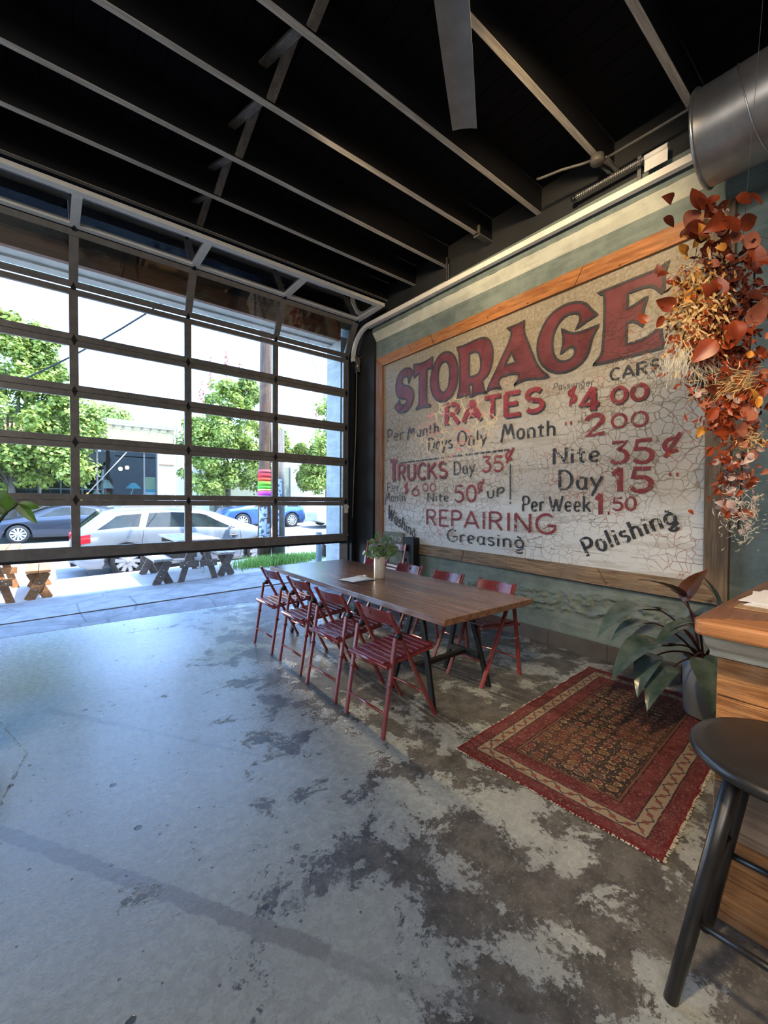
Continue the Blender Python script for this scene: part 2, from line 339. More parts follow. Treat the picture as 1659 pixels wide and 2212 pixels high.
def rug_mat():
    n = N('rug_wool'); v = n.coord(); X, Y, Z = n.xyz(v)    # local: x -.95...95, y -.54...54
    wv = n.noise(v, 5, 3)
    ax = n.math('SUBTRACT', .955, n.math('ABSOLUTE', X)); ay = n.math('SUBTRACT', .535, n.math('ABSOLUTE', Y))
    d = n.math('ADD', n.math('MINIMUM', ax, ay), n.math('ADD', n.math('MULTIPLY', n.math('SUBTRACT', wv, .5), .012), n.math('MULTIPLY', n.math('SUBTRACT', n.noise(v, 45, 3), .5), .006)))
    t = n.math('ADD', X, n.math('MULTIPLY', Y, 1.0))
    alongx = n.math('LESS_THAN', ay, ax)
    s = n.math('ADD', n.math('MULTIPLY', X, alongx), n.math('MULTIPLY', Y, n.math('SUBTRACT', 1.0, alongx)))
    # field: scattered boteh shapes in rows
    q = n.n('ShaderNodeVectorMath', operation='MULTIPLY'); n.l(v, q.inputs[0]); q.inputs[1].default_value = (17, 12.5, 1)
    vo = n.n('ShaderNodeTexVoronoi', feature='F1'); n.l(q.outputs[0], vo.inputs['Vector']); vo.inputs['Scale'].default_value = 1; vo.inputs['Randomness'].default_value = .32
    vd = vo.outputs['Distance']; vc = n.n('ShaderNodeSeparateColor'); n.l(vo.outputs['Color'], vc.inputs[0])
    motif = n.mix(n.step(vc.outputs[0], .45, .55), (.115,.03,.03), n.mix(n.step(vc.outputs[1], .6, .7), (.12,.065,.04), (.075,.04,.045)))
    fld = n.mix(n.step(vd, .40, .36), (.030,.020,.022), motif)
    fld = n.mix(n.math('MULTIPLY', n.step(n.math('ABSOLUTE', n.math('SUBTRACT', vd, .36)), .045, .02), n.step(n.noise(v, 60, 2), .46, .52)), fld, (.34,.24,.14))
    fld = n.mix(n.step(n.vor(v, 55), .30, .22), fld, n.mix(n.step(n.noise(v, 40, 2), .5, .52), (.30,.20,.11), (.02,.02,.03)))
    fld = n.mix(n.math('MULTIPLY', n.step(n.noise(v, 2.2, 3), .45, .65), .45), fld, (.12,.045,.03))
    red = n.mix(n.step(n.noise(v, 8, 6, .75), .35, .7), (.085,.018,.023), (.16,.042,.046))
    red = n.mix(n.math('MULTIPLY', n.step(n.vor(v, 26), .26, .2), .6), red, (.22,.11,.09))
    zig = n.math('ABSOLUTE', n.math('SUBTRACT', n.math('FRACT', n.math('MULTIPLY', s, 7.5)), .5))
    zd = n.math('ABSOLUTE', n.math('SUBTRACT', n.math('ADD', .092, n.math('MULTIPLY', zig, .10)), d))
    cream = n.mix(n.step(zd, .0065, .003), (.25,.20,.145), (.05,.04,.05))
    cd = n.math('ABSOLUTE', n.math('SUBTRACT', n.math('FRACT', n.math('MULTIPLY', s, 15)), .5))
    cm = n.math('ADD', n.math('POWER', n.math('MULTIPLY', n.math('SUBTRACT', d, .117), 34), 2.0), n.math('POWER', n.math('MULTIPLY', cd, 2.4), 2.0))
    cream = n.mix(n.math('MULTIPLY', n.step(cm, .36, .2), .8), cream, (.16,.035,.035))
    def lt(v_, x): return n.math('LESS_THAN', v_, x)
    col = fld
    col = n.mix(lt(d, .265), col, (.04,.02,.025)); col = n.mix(lt(d, .258), col, (.13,.06,.04)); col = n.mix(lt(d, .248), col, (.05,.015,.02))
    col = n.mix(lt(d, .238), col, red); col = n.mix(lt(d, .157), col, (.035,.02,.025)); col = n.mix(lt(d, .150), col, cream)
    col = n.mix(lt(d, .085), col, (.04,.02,.025)); col = n.mix(lt(d, .078), col, red); col = n.mix(lt(d, .018), col, (.12,.015,.02))
    col = n.mix(n.math('MULTIPLY', n.step(n.noise(v, 90, 3, .8), .5, .62), .35), col, (.24,.18,.13))
    n.bump(n.math('ADD', n.noise(v, 300, 2), n.math('MULTIPLY', wv, 2)), .5, .003)
    return n.set(col, .95, 0, .1)
# ------------------------------------------------------------------ the materials in use
m_floor = floor_mat()
m_apron = ground_mat('apron_concrete', (.15,.15,.145), (.27,.27,.26), crack=1.1, sc_=4)
m_wall = wall_mat('green_concrete', (.125,.165,.152), (.205,.255,.235), 1.0)
m_wall_pale = wall_mat('pale_green_concrete', (.50,.52,.42), (.66,.68,.56), .6)
m_black = plain('black_paint', (.005,.005,.007), .55, sc_=8, bump=.2)
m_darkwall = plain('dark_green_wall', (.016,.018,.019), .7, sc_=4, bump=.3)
m_deck = plain('dark_deck_boards', (.0028,.0032,.0055), .8, sc_=6, bump=.3, spec=.15)
m_joist_face = wood('pale_joist_edge', (.40,.36,.28), (.66,.61,.50), 0, .6, 1, .2, False); m_brace = wood('brace_wood', (.09,.08,.065), (.17,.15,.125), 1, .7, 1, .2, False)  # joist edge: pale tan against the black sides
m_steel = plain('grey_door_steel', (.23,.215,.20), .4, .35, sc_=9, bump=.08)
m_steel_pale = plain('pale_steel', (.86,.83,.75), .4, 0, sc_=9, var=.04)
m_galv = plain('galvanised_steel', (.55,.55,.54), .32, .85, sc_=14)
m_glass = glassy('door_glass', (.96,.985,.98), 1.1, .0, .02); m_glass_top = glassy('top_door_glass', (.85,.9,.9), 2.2, .0, .16)
m_header = wood('header_timber', (.12,.055,.03), (.22,.10,.055), 0, .6)
m_soffit = wall_mat('pale_soffit', (.40,.39,.34), (.52,.50,.44), .4)
m_pier = wall_mat('pier_concrete', (.30,.32,.33), (.42,.44,.45), .5)
m_frame_o = wood('orange_reclaimed_board', (.26,.095,.03), (.52,.22,.07), 1, .5, 1.6, .35, True, (.38,.19,.09))
m_frame_g = wood('grey_reclaimed_board', (.15,.10,.06), (.40,.28,.165), 1, .6, 1.6, .5, True, (.28,.21,.15))
m_frame_v = wood('upright_reclaimed_board', (.16,.105,.065), (.29,.20,.12), 2, .6, 1, .5)
m_frame_l = wood('upright_orange_board', (.20,.085,.035), (.33,.15,.06), 2, .6, 1, .5)
m_sign = sign_mat()
m_tile = plain('grey_tile', (.105,.095,.085), .4, sc_=6)
m_red = wood('red_stained_wood', (.185,.024,.028), (.29,.048,.052), 0, .3, 1, .05, False, spec=.8)
m_tabletop = wood('walnut_top', (.13,.058,.034), (.34,.185,.115), 1, .24, .8, .08, False, (.24,.14,.09), spec=1.0)
m_blackmetal = plain('black_trestle', (.012,.014,.017), .42, .1, sc_=12)
m_rug = rug_mat()
m_fringe = plain('fringe', (.50,.46,.38), .9)
m_pot = plain('grey_pot', (.16,.165,.16), .5, sc_=6)
m_soil = plain('soil', (.03,.02,.015), .9, bump=.6)
m_leafd = leafmat('philodendron_leaf', (.035,.065,.058), (.085,.125,.11), .08, .22)
m_leafb = leafmat('bronze_leaf', (.07,.025,.012), (.14,.05,.018), .2, .3)
m_stem = plain('maroon_stem', (.05,.014,.016), .4)
m_bartop = wood('bar_top_wood', (.17,.075,.04), (.28,.135,.08), 0, .3, 1, .12, False, spec=.5)
m_baredge = wood('bar_edge_wood', (.30,.13,.05), (.48,.22,.09), 1, .45, 1, .4)
m_barboard = wood('bar_board_rough', (.20,.075,.022), (.52,.25,.09), 1, .7, 1.6, 1.0, True, (.36,.20,.10))
m_barboard2 = wood('bar_board_grey', (.20,.13,.085), (.34,.235,.16), 1, .7, 1, .6, True)
m_plaster = wall_mat('bar_plaster', (.58,.56,.46), (.74,.72,.62), 1.0)
m_stool = plain('black_stool', (.018,.018,.020), .33, .1, sc_=12, spec=.6)
m_paper = plain('paper', (.78,.78,.80), .6, var=.03)
m_clip = wood('clipboard_wood', (.34,.22,.12), (.42,.28,.16), 0, .5, 1, .05, False)

# ------------------------------------------------------------------ setting: floor, apron, walls, ceiling
def struct(name, mb, m, parent=None, **k): return mb.build(name, m, parent, kind=None if parent else 'structure', **k)
b = MB(); b.grid([[(x, y, 0) for x in (-6.2, -3, 0, 2, 4.14)] for y in (-5.0, -2, 0, 2, 4, 5.98)], 0, False); b.box((-6.2,-5,-.3),(4.14,5.98,-.012))
struct('floor', b, m_floor)
def gz(x, y):
    if y < 9.75: return -.02+.03*max(-3, min(x, 6))
    if y < 21.9:
        k = (y-10.5)/9.5; k = max(0, min(1, k)); return -.18*(1-k)+k*(-.20+.026*max(0, x))
    return -.07+.026*max(0, x)
fl_ap = thing('trim_threshold', None, None, kind='structure')
def slab(name, y0, y1, f0, f1, m, par, n=24):
    b = MB(); P0 = []; P1 = []
    xs = [-6.2+i*(11.5)/n for i in range(n+1)]
    top = [[(x, y0+(y1-y0)*t, (f0(x)*(1-t)+f1(x)*t)+.004*noise.noise((x*1.7, t*3, 1))) for x in xs] for t in (0, .33, .66, 1)]
    b.grid(top, 0, False)
    b.grid([[ (x, y1, f1(x)) for x in xs], [(x, y1, -.3) for x in xs]]); b.grid([[ (x, y0, f0(x)) for x in xs], [(x, y0, -.3) for x in xs]])
    return b.build(name, m, par)
rag = lambda x: .05*noise.noise((x*2.1, 3, 0))
slab('slab', 5.985, 6.44, lambda x: .001, lambda x: .035+.02*(x+.4), m_apron, fl_ap)
slab('slab', 6.475, 7.98, lambda x: .04+.022*(x+.4), lambda x: gz(x, 8)+.004, m_apron, fl_ap)

# right wall (x = 4.14) with a rough pour band, a proud upper beam and a pale chamfer
wr = thing('wall_right', None, None, kind='structure')
b = MB()
ys = [5.42-i*.015 for i in range(int((5.42+.6)/.015)+1)]; zs = [.15+i*.0125 for i in range(49)]
def rough(y, z):
    c = .46+.03*math.sin(y*1.3)-.035*(y-2.5); h = .14+.05*noise.noise((y*1.1, 5, 0)); k = max(0, 1-abs(z-c)/h)
    k = min(1, k*3); k *= .35+.65*max(0, min(1, (3.6-y)*.8+.5))
    n_ = noise.noise((y*12, z*17, 0))+.9*noise.noise((y*29, z*31, 4)); e = max(0, noise.noise((y*4, z*9, 2)))
    return -.001-max(0, k*(.012+.048*n_))-(.010*e)
b.grid([[(4.14+rough(y, z), y, z) for y in ys] for z in zs])
b.box((4.14, -5, 0), (4.34, 5.42, 4.75)); b.build('wall_panel', m_wall, wr)
MB().box((4.06, -5, 4.13), (4.14, 5.42, 4.34)).build('upper_beam', m_wall, wr)
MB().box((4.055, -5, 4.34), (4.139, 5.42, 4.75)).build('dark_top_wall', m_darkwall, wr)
b = MB(); P = []
for i in range(141):
    y = 5.42-i*.074; P.append([(4.06, y, 4.13+.014*noise.noise((y*5, 0, 0))+.008*noise.noise((y*19, 0, 0))), (4.10, y, 4.07), (4.139, y, 4.015)])
b.grid(P); b.build('chamfer', m_wall_pale, wr)
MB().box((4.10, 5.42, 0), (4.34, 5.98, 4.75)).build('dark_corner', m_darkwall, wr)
# baseboard: grey tiles
bs = thing('baseboard_right', None, None, kind='structure')
t0 = None
for i in range(17):
    y1 = 5.40-i*.60
    if t0 is None: t0 = MB().box((4.118, -.596, 0), (4.139, 0, .15)).build('tile', m_tile, bs, bevel=.002); t0.location = (0, 5.3675, 0)
    else: share(t0, bs, (0, 5.3675-i*.60, 0))
# front wall around the door
wf = thing('wall_front', None, None, kind='structure')
MB().box((3.985, 5.98, -.02), (4.34, 6.42, 4.9)).build('wall_pier', m_pier, wf)
MB().box((3.985, 5.96, 0), (4.10, 5.98, 4.75)).build('steel_jamb', m_darkwall, wf)
MB().box((3.83, 5.985, 0.0), (3.985, 6.42, 4.19)).build('pier_return', m_pier, wf)
MB().box((-2.2, 5.98, 4.34), (4.0, 6.02, 4.9)).build('header_board', m_darkwall, wf)
MB().box((-2.3, 5.985, 4.13), (3.83, 6.06, 4.34), 0).build('header_timber', m_header, wf, bevel=.004)
b = MB().box((-2.3, 6.06, 4.145), (3.83, 6.26, 4.5)).box((-2.3, 6.262, 4.12), (3.83, 6.42, 4.5)); b.build('soffit', m_soffit, wf)
MB().box((-2.3, 6.02, 4.5), (4.34, 6.42, 5.05)).build('upper_wall', m_soffit, wf)
MB().box((-6.2, 5.98, 0), (-2.3, 6.42, 5.05)).build('wall_pier', m_pier, wf)
MB().box((-6.2, 5.9, 0), (-2.3, 5.98, 4.75)).build('wall_lining', m_darkwall, wf)
struct('wall_left', MB().box((-6.4, -5, 0), (-6.2, 6.42, 4.75)), m_wall)
struct('wall_back', MB().box((-6.4, -5.2, 0), (4.34, -5, 4.75)), m_wall)
# ceiling: deck boards, joists, bridging
ce = thing('ceiling', None, None, kind='structure')
MB().box((-6.4, -5.2, 4.79), (4.34, 5.98, 4.9)).build('roof_deck', m_deck, ce)
pl = None
for i in range(56):
    x = 4.06-.185*i
    if pl is None: pl = MB().box((-.18, -5, 4.765), (0, 5.98, 4.79)).build('plank', m_deck, ce, bevel=.003)
    if i: share(pl, ce, (x, 0, 0))
    else: pl.location = (x, 0, 0)
def joist(x0, x1):
    b = MB().box((x0, -.026, 4.504), (x1, .026, 4.765), 0).box((x0, -.026, 4.5), (x1, .026, 4.504), 1)
    return b.build('joist', [m_black, m_joist_face], ce)
jy = [5.045, 4.44, 3.84, 3.16, 2.53, 1.81, 1.14, .47, -.2, -.87, -1.54, -2.2, -2.9, -3.6, -4.3]
j0 = joist(-6.2, 4.14)
for i, y in enumerate(jy):
    if i == 0: j0.location = (0, y, 0)
    else: share(j0, ce, (0, y, 0))
for i in range(6):
    a, c = jy[i], jy[i+1]
    MB().bar((1.36, a-.03, 4.52), (1.36, c+.03, 4.745), .065, .019).build('brace', m_brace, ce)
    MB().bar((1.30, c+.03, 4.52), (1.30, a-.03, 4.745), .065, .019).build('brace', m_brace, ce)

# ------------------------------------------------------------------ sectional glass door, half raised
door = thing('door_1', None, None, kind='structure')
secs = [((5.9,.813),(5.9,1.468)), ((5.9,1.468),(5.9,2.119)), ((5.9,2.119),(5.9,2.688)), ((5.9,2.688),(5.9,3.253)), ((5.9,3.253),(5.9,3.82)), ((5.9,3.825),(5.61,4.325)), ((5.60,4.33),(4.945,4.352))]
sx = [-2.12, -.93, .26, 1.45, 2.65]; XR = 3.93
for k, (a, c) in enumerate(secs):
    e = thing('section', None, None); e.parent = door
    L = math.hypot(c[0]-a[0], c[1]-a[1]); ang = math.atan2(c[1]-a[1], c[0]-a[0])
    e.location = (0, a[0], a[1]); e.rotation_euler = (ang-math.pi/2, 0, 0)     # local z runs up the section, +y outward
    mt = m_steel if k < 6 else m_steel_pale  # top section paler: light caught on its underside is put into the colour
    hb = .125 if k == 0 else .07; ht = .065 if k < 6 else .085
    MB().box((-2.17, 0, .001), (XR, .045, hb)).build('rail', mt, e, bevel=.004)
    MB().box((-2.17, 0, L-ht), (XR, .045, L-.001)).build('rail', mt, e, bevel=.004)
    st = None
    for x in sx+[3.882]:
        wd = .045 if x < 3.8 else .048
        if x < -2: x += .0
        MB().box((x-wd+.003, -.002, hb), (x+wd-.003, .043, L-ht)).build('stile', mt, e)
    xs = sx+[3.882]
    for i in range(5):
        MB().box((xs[i]+.042, .020, hb-.006), (xs[i+1]-.044, .025, L-ht+.006)).build('pane', m_glass_top if k == 6 else m_glass, e)
    if k == 0:
        MB().box((-2.17, .005, -.03), (XR, .04, .004)).build('rubber_seal', m_black, e)
    if k > 0:
        hg = MB(); hg.prism([(-.026,-.004,0),(0,-.004,.06),(.026,-.004,0),(0,-.004,-.06)], (0,-.006,0)); hg.bar((-.022,-.014,0), (.022,-.014,0), .016, .016)
        h0 = hg.build('hinge', m_blackmetal, e); h0.location = (.26, 0, 0)
        for x in (1.45, 2.65, 3.885, -.93): share(h0, e, (x, 0, 0))
hd = MB().box((3.86, 5.875, 1.36), (3.94, 5.898, 1.39)).box((3.80, 5.86, 1.39), (3.93, 5.872, 1.40)).box((3.865, 5.872, 1.28), (3.925, 5.9, 1.42)); hd.build('latch', m_steel_pale, door)
MB().box((3.84, 5.87, .90), (3.94, 5.896, .93)).build('bolt', m_steel, door)

# tracks: vertical angle, curved and horizontal galvanised run
tr = thing('door_track', 'galvanised door track bending from the jamb and running back along the right wall', 'door track', (3.97, 5.86, 0))
def arc(cx, cz, r, a0, a1, n=10): return [(cx+r*math.cos(R(a0+(a1-a0)*i/n)), cz+r*math.sin(R(a0+(a1-a0)*i/n))) for i in range(n+1)]
path = [(-.0, .1), (-.0, 3.78)]+[(y, z) for y, z in arc(-.42, 3.83, .42, 0, 84, 12)]+[(-.47, 4.25), (-5.4, 4.20)]
def sweep(path, prof, mb, mi=0):
    P = []
    for i, (y, z) in enumerate(path):
        a = path[max(i-1, 0)]; c = path[min(i+1, len(path)-1)]; d = Vector((c[0]-a[0], c[1]-a[1])).normalized(); nn = Vector((d.y, -d.x))
        P.append([(px_, y+nn.x*q, z+nn.y*q) for px_, q in prof])
    mb.grid(P, mi, False)
b = MB(); sweep(path[1:], [(.0, .03), (.0, -.03), (.045, -.034), (.05, -.02), (.05, .03), (.0, .03)], b); b.build('curved_rail', m_steel_pale, tr)
b = MB(); b.box((0, -.03, .1), (.045, .03, 3.78)); b.build('upright_rail', m_blackmetal, tr)
b = MB(); b.box((.05, -5.4, 4.235), (.085, -.40, 4.24)).box((.05, -5.4, 4.195), (.055, -.40, 4.24)); b.build('angle_iron', m_galv, tr)
for (yy, zz) in ((-2.08, 4.235), (-4.3, 4.22)):
    MB().box((.05, yy-.016, zz), (.055, yy+.016, 4.505)).build('hanger_strap', m_galv, tr)
# spring bumper at the rail
sb = thing('spring_bumper', 'long coil spring bumper with a pale bracket above the right hand door track', 'spring', (3.95, 1.32, 4.3))
pts = []
for i in range(340):
    t = i/339; a = t*2*math.pi*34; pts.append((.017*math.cos(a), .16+.60*t, .082+.017*math.sin(a)))
MB().tube(pts, .0045, 5).build('coil', m_galv, sb)
MB().tube([(0, .0, .082), (0, .78, .082)], .011, 8).build('rod', m_steel, sb)
MB().tube([(0, .765, .082), (0, .80, .082)], .026, 12).build('end_cap', m_blackmetal, sb)
MB().box((-.006, 0, -.035), (.0, .17, .075)).tube([(0, 0, .082), (0, .17, .082)], .024, 10).build('bracket', m_steel_pale, sb)
# lift rope and pulley beside the jamb
rp = thing('lift_rope', 'grey lift rope hanging from a pulley beside the right door jamb', 'rope', (4.03, 5.80, 0))
MB().tube([(0,0,3.66), (-.012,0,2.6), (-.03,.02,1.9), (-.045,.03,1.2)], .009, 6).build('rope', plain('rope', (.22,.21,.19), .8), rp)
MB().lathe([(0,-.02),(.06,-.02),(.045,0),(.06,.02),(0,.02)], (0,0,3.7), 20, M=Matrix.Rotation(R(90),4,'Y')).build('pulley', m_galv, rp)
MB().box((-.03,-.045,3.6),(.03,-.035,3.86)).box((-.03,.035,3.6),(.03,.045,3.86)).box((-.03,-.045,3.84),(.06,.045,3.86)).build('housing', m_steel, rp)
MB().box((.02, .07, .1), (.06, .11, 3.75)).build('jamb_post', m_blackmetal, rp)

# ------------------------------------------------------------------ painted wall sign
sg = thing('painted_wall_sign', 'big weathered garage rates sign painted on plaster and framed in reclaimed boards', 'sign', (4.12, 3.1, .74))
def SG(x, p): return (x-4.12, p[0]-3.1, p[1]-.74)
def board(name, m, q, x0=4.078, x1=4.139):
    b = MB(); b.prism([SG(x1, p) for p in q], (x0-x1, 0, 0)); return b.build(name, m, sg, bevel=.003)
b = MB(); NY, NZ = 90, 60
b.grid([[SG(4.108+.004*noise.noise((y_*2, z_*2, 0))+.0015*noise.noise((y_*14, z_*22, 0)), (y_, z_)) for y_ in [5.25-4.25*i/NY for i in range(NY+1)]] for z_ in [.82+2.86*j/NZ for j in range(NZ+1)]])
b.build('plaster_panel', m_sign, sg)
lerp = lambda a, c, t: (a[0]+(c[0]-a[0])*t, a[1]+(c[1]-a[1])*t)
def runs(o0, o1, i0, i1, cuts, mats, name):
    cs = [0]+cuts+[1]
    for k in range(len(cs)-1):
        a, c = cs[k]+(.0006 if k else 0), cs[k+1]-(.0006 if k < len(cs)-2 else 0)
        board(name, mats[k % len(mats)], [lerp(o0, o1, a), lerp(o0, o1, c), lerp(i0, i1, c), lerp(i0, i1, a)], 4.078+rnd.uniform(-.004, .004))
runs((5.342,3.713),(.905,3.806),(5.183,3.572),(1.075,3.640),[.17,.27,.5,.74],[m_frame_o],'frame_board')
runs((5.322,.762),(.878,.706),(5.140,.892),(1.035,.868),[.18,.40,.55,.80],[m_frame_g],'frame_board')
board('frame_board', m_frame_l, [(5.344,3.711),(5.325,.764),(5.142,.894),(5.186,3.570)])
board('frame_board', m_frame_v, [(.903,3.804),(.876,.708),(1.033,.870),(1.073,3.638)])
m_pred = paint_mat('oxide_red_paint', (.125,.024,.028), .36); m_pred2 = paint_mat('faded_red_paint', (.24,.03,.038), .43)
m_pblk = paint_mat('black_sign_paint', (.026,.030,.038), .445); m_pout = paint_mat('dark_outline', (.035,.03,.033), .40)
def curve_mesh(loops, x):
    cu = bpy.data.curves.new('tmp', 'CURVE'); cu.dimensions = '2D'; cu.fill_mode = 'BOTH'
    for lp in loops:
        sp = cu.splines.new('POLY'); sp.points.add(len(lp)-1); sp.use_cyclic_u = True
        for i, (y_, z_) in enumerate(lp): sp.points[i].co = (-y_, z_, 0, 1)
    o = bpy.data.objects.new('tmp', cu); COL.objects.link(o)
    dg = bpy.context.evaluated_depsgraph_get(); me = bpy.data.meshes.new_from_object(o.evaluated_get(dg)); bpy.data.objects.remove(o)
    for v in me.vertices: v.co = Vector(SG(x, (-v.co.x, v.co.y)))
    return me
RC = [0]
def ribbon(mb, pts, w, x, closed=False, calli=0.0, mi=0):
    """flat brush stroke; calli thins the strokes that run level"""
    n_ = len(pts); L = []; Rr = []; RC[0] = (RC[0]+1) % 12; x = x-.00012*RC[0]
    for i, p in enumerate(pts):
        a = pts[(i-1) % n_] if closed else pts[max(i-1, 0)]; c = pts[(i+1) % n_] if closed else pts[min(i+1, n_-1)]
        d = Vector((c[0]-a[0], c[1]-a[1]));
        if d.length < 1e-6: d = Vector((1, 0))
        d.normalize(); q = w/2*(1-calli*abs(d.x)**1.5); nn = Vector((-d.y, d.x))*q
        L.append(SG(x, (p[0]+nn.x, p[1]+nn.y))); Rr.append(SG(x, (p[0]-nn.x, p[1]-nn.y)))
    if closed: L.append(L[0]); Rr.append(Rr[0])
    mb.grid([L, Rr], mi, False)
def smooth(lp, k=2):
    for _ in range(k):
        q = []
        for i in range(len(lp)):
            a, c = lp[i], lp[(i+1) % len(lp)]; pv = lp[i-1]
            d1 = Vector((a[0]-pv[0], a[1]-pv[1])); d2 = Vector((c[0]-a[0], c[1]-a[1]))
            if d1.length > 0 and d2.length > 0 and d1.angle(d2) > R(48): q.append(a)
            else: q.append(lerp(a, lerp(pv, c, .5), .22))
            q.append(lerp(a, c, .5))
        lp = q
    return lp
LET={'S':[[(4.494,3.317),(4.559,3.389),(4.625,3.411),(4.69,3.416),(4.768,3.394),(4.824,3.348),(4.858,3.296),(4.874,3.24),(4.882,3.182),(4.872,3.113),(4.848,3.057),(4.802,3.011),(4.75,2.993),(4.683,2.982),(4.644,2.961),(4.627,2.936),(4.638,2.916),(4.682,2.895),(4.732,2.889),(4.778,2.918),(4.795,2.951),(4.796,2.98),(4.841,2.936),(4.898,2.909),(4.886,2.869),(4.845,2.826),(4.781,2.79),(4.713,2.783),(4.636,2.793),(4.571,2.826),(4.529,2.876),(4.498,2.928),(4.484,2.989),(4.5,3.049),(4.533,3.098),(4.587,3.141),(4.653,3.165),(4.714,3.181),(4.741,3.22),(4.746,3.257),(4.722,3.296),(4.678,3.304),(4.633,3.295),(4.606,3.263),(4.599,3.212),(4.594,3.189),(4.578,3.214),(4.552,3.273),(4.515,3.308)]],'T':[[(4.486,3.428),(4.382,3.404),(4.281,3.406),(4.203,3.414),(4.116,3.439),(4.122,3.354),(4.118,3.272),(4.147,3.292),(4.191,3.309),(4.225,3.29),(4.223,3.173),(4.223,3.036),(4.221,2.899),(4.212,2.822),(4.143,2.8),(4.143,2.783),(4.211,2.784),(4.27,2.794),(4.351,2.797),(4.428,2.781),(4.433,2.796),(4.392,2.825),(4.372,2.856),(4.37,2.996),(4.372,3.136),(4.372,3.282),(4.411,3.284),(4.452,3.258),(4.477,3.235),(4.484,3.3),(4.48,3.37)]],'O':[[(3.842,3.434),(3.771,3.402),(3.71,3.335),(3.67,3.243),(3.651,3.138),(3.662,3.039),(3.686,2.943),(3.744,2.864),(3.821,2.814),(3.928,2.804),(4.021,2.836),(4.097,2.917),(4.137,3.006),(4.153,3.104),(4.141,3.203),(4.104,3.295),(4.049,3.376),(3.985,3.426),(3.913,3.443)],[(3.888,3.326),(3.839,3.297),(3.807,3.238),(3.797,3.158),(3.804,3.083),(3.811,2.994),(3.85,2.943),(3.903,2.917),(3.958,2.944),(3.987,3.003),(4.007,3.073),(4.013,3.154),(4.0,3.231),(3.974,3.291),(3.938,3.325)]],'R':[[(3.685,3.447),(3.591,3.436),(3.442,3.448),(3.339,3.455),(3.259,3.449),(3.189,3.412),(3.15,3.353),(3.124,3.269),(3.123,3.191),(3.135,3.109),(3.163,3.037),(3.2,2.983),(3.269,2.95),(3.257,2.876),(3.236,2.809),(3.191,2.78),(3.326,2.81),(3.397,2.787),(3.434,2.782),(3.419,2.836),(3.408,2.907),(3.442,2.943),(3.473,2.92),(3.464,2.853),(3.452,2.783),(3.535,2.809),(3.612,2.814),(3.684,2.794),(3.641,2.87),(3.626,2.968),(3.623,3.119),(3.631,3.246),(3.645,3.375)],[(3.476,3.318),(3.418,3.324),(3.367,3.314),(3.325,3.283),(3.299,3.212),(3.292,3.139),(3.301,3.077),(3.331,3.036),(3.392,3.021),(3.475,3.028),(3.478,3.168)]],'A':[[(2.708,3.471),(2.715,3.42),(2.713,3.347),(2.679,3.264),(2.644,3.183),(2.601,3.071),(2.56,2.976),(2.503,2.892),(2.448,2.837),(2.402,2.799),(2.478,2.799),(2.556,2.812),(2.653,2.829),(2.727,2.827),(2.829,2.797),(2.786,2.832),(2.766,2.865),(2.775,2.911),(2.823,2.929),(2.893,2.937),(2.964,2.931),(3.01,2.926),(3.037,2.893),(3.036,2.839),(2.989,2.791),(3.073,2.816),(3.149,2.819),(3.206,2.795),(3.169,2.866),(3.113,2.956),(3.058,3.036),(3.005,3.13),(2.952,3.208),(2.901,3.298),(2.875,3.358),(2.872,3.409),(2.93,3.457),(2.851,3.455),(2.774,3.456)],[(2.867,3.181),(2.844,3.127),(2.808,3.044),(2.878,3.046),(2.958,3.035),(2.923,3.102)]],'G':[[(1.92,3.279),(1.967,3.318),(2.002,3.373),(2.038,3.419),(2.091,3.451),(2.172,3.475),(2.237,3.48),(2.322,3.465),(2.41,3.431),(2.478,3.352),(2.528,3.256),(2.551,3.15),(2.539,3.052),(2.5,2.958),(2.427,2.876),(2.337,2.821),(2.231,2.804),(2.139,2.818),(2.06,2.86),(2.009,2.915),(1.985,2.994),(1.97,3.075),(1.937,3.132),(1.905,3.173),(1.989,3.165),(2.075,3.157),(2.165,3.167),(2.222,3.201),(2.279,3.25),(2.258,3.176),(2.256,3.087),(2.283,2.995),(2.236,3.028),(2.19,3.051),(2.153,3.04),(2.13,3.008),(2.133,2.956),(2.169,2.922),(2.224,2.909),(2.291,2.925),(2.34,2.969),(2.372,3.055),(2.379,3.157),(2.361,3.243),(2.319,3.32),(2.253,3.371),(2.189,3.38),(2.116,3.36),(2.088,3.325),(2.087,3.264),(2.13,3.2),(2.077,3.226),(2.008,3.256)]],'E':[[(1.341,3.525),(1.366,3.465),(1.374,3.386),(1.369,3.303),(1.385,3.279),(1.416,3.32),(1.451,3.36),(1.507,3.382),(1.585,3.384),(1.658,3.373),(1.659,3.238),(1.596,3.248),(1.539,3.275),(1.498,3.29),(1.517,3.22),(1.53,3.179),(1.524,3.084),(1.527,3.046),(1.564,3.089),(1.608,3.115),(1.656,3.118),(1.661,3.017),(1.659,2.921),(1.567,2.922),(1.489,2.935),(1.428,2.97),(1.382,3.016),(1.387,2.95),(1.372,2.886),(1.363,2.816),(1.444,2.815),(1.55,2.812),(1.66,2.809),(1.775,2.806),(1.955,2.813),(1.898,2.853),(1.87,2.904),(1.861,3.026),(1.856,3.19),(1.856,3.355),(1.866,3.441),(1.925,3.479),(1.847,3.475),(1.714,3.481),(1.566,3.486),(1.447,3.487),(1.393,3.499)]]}

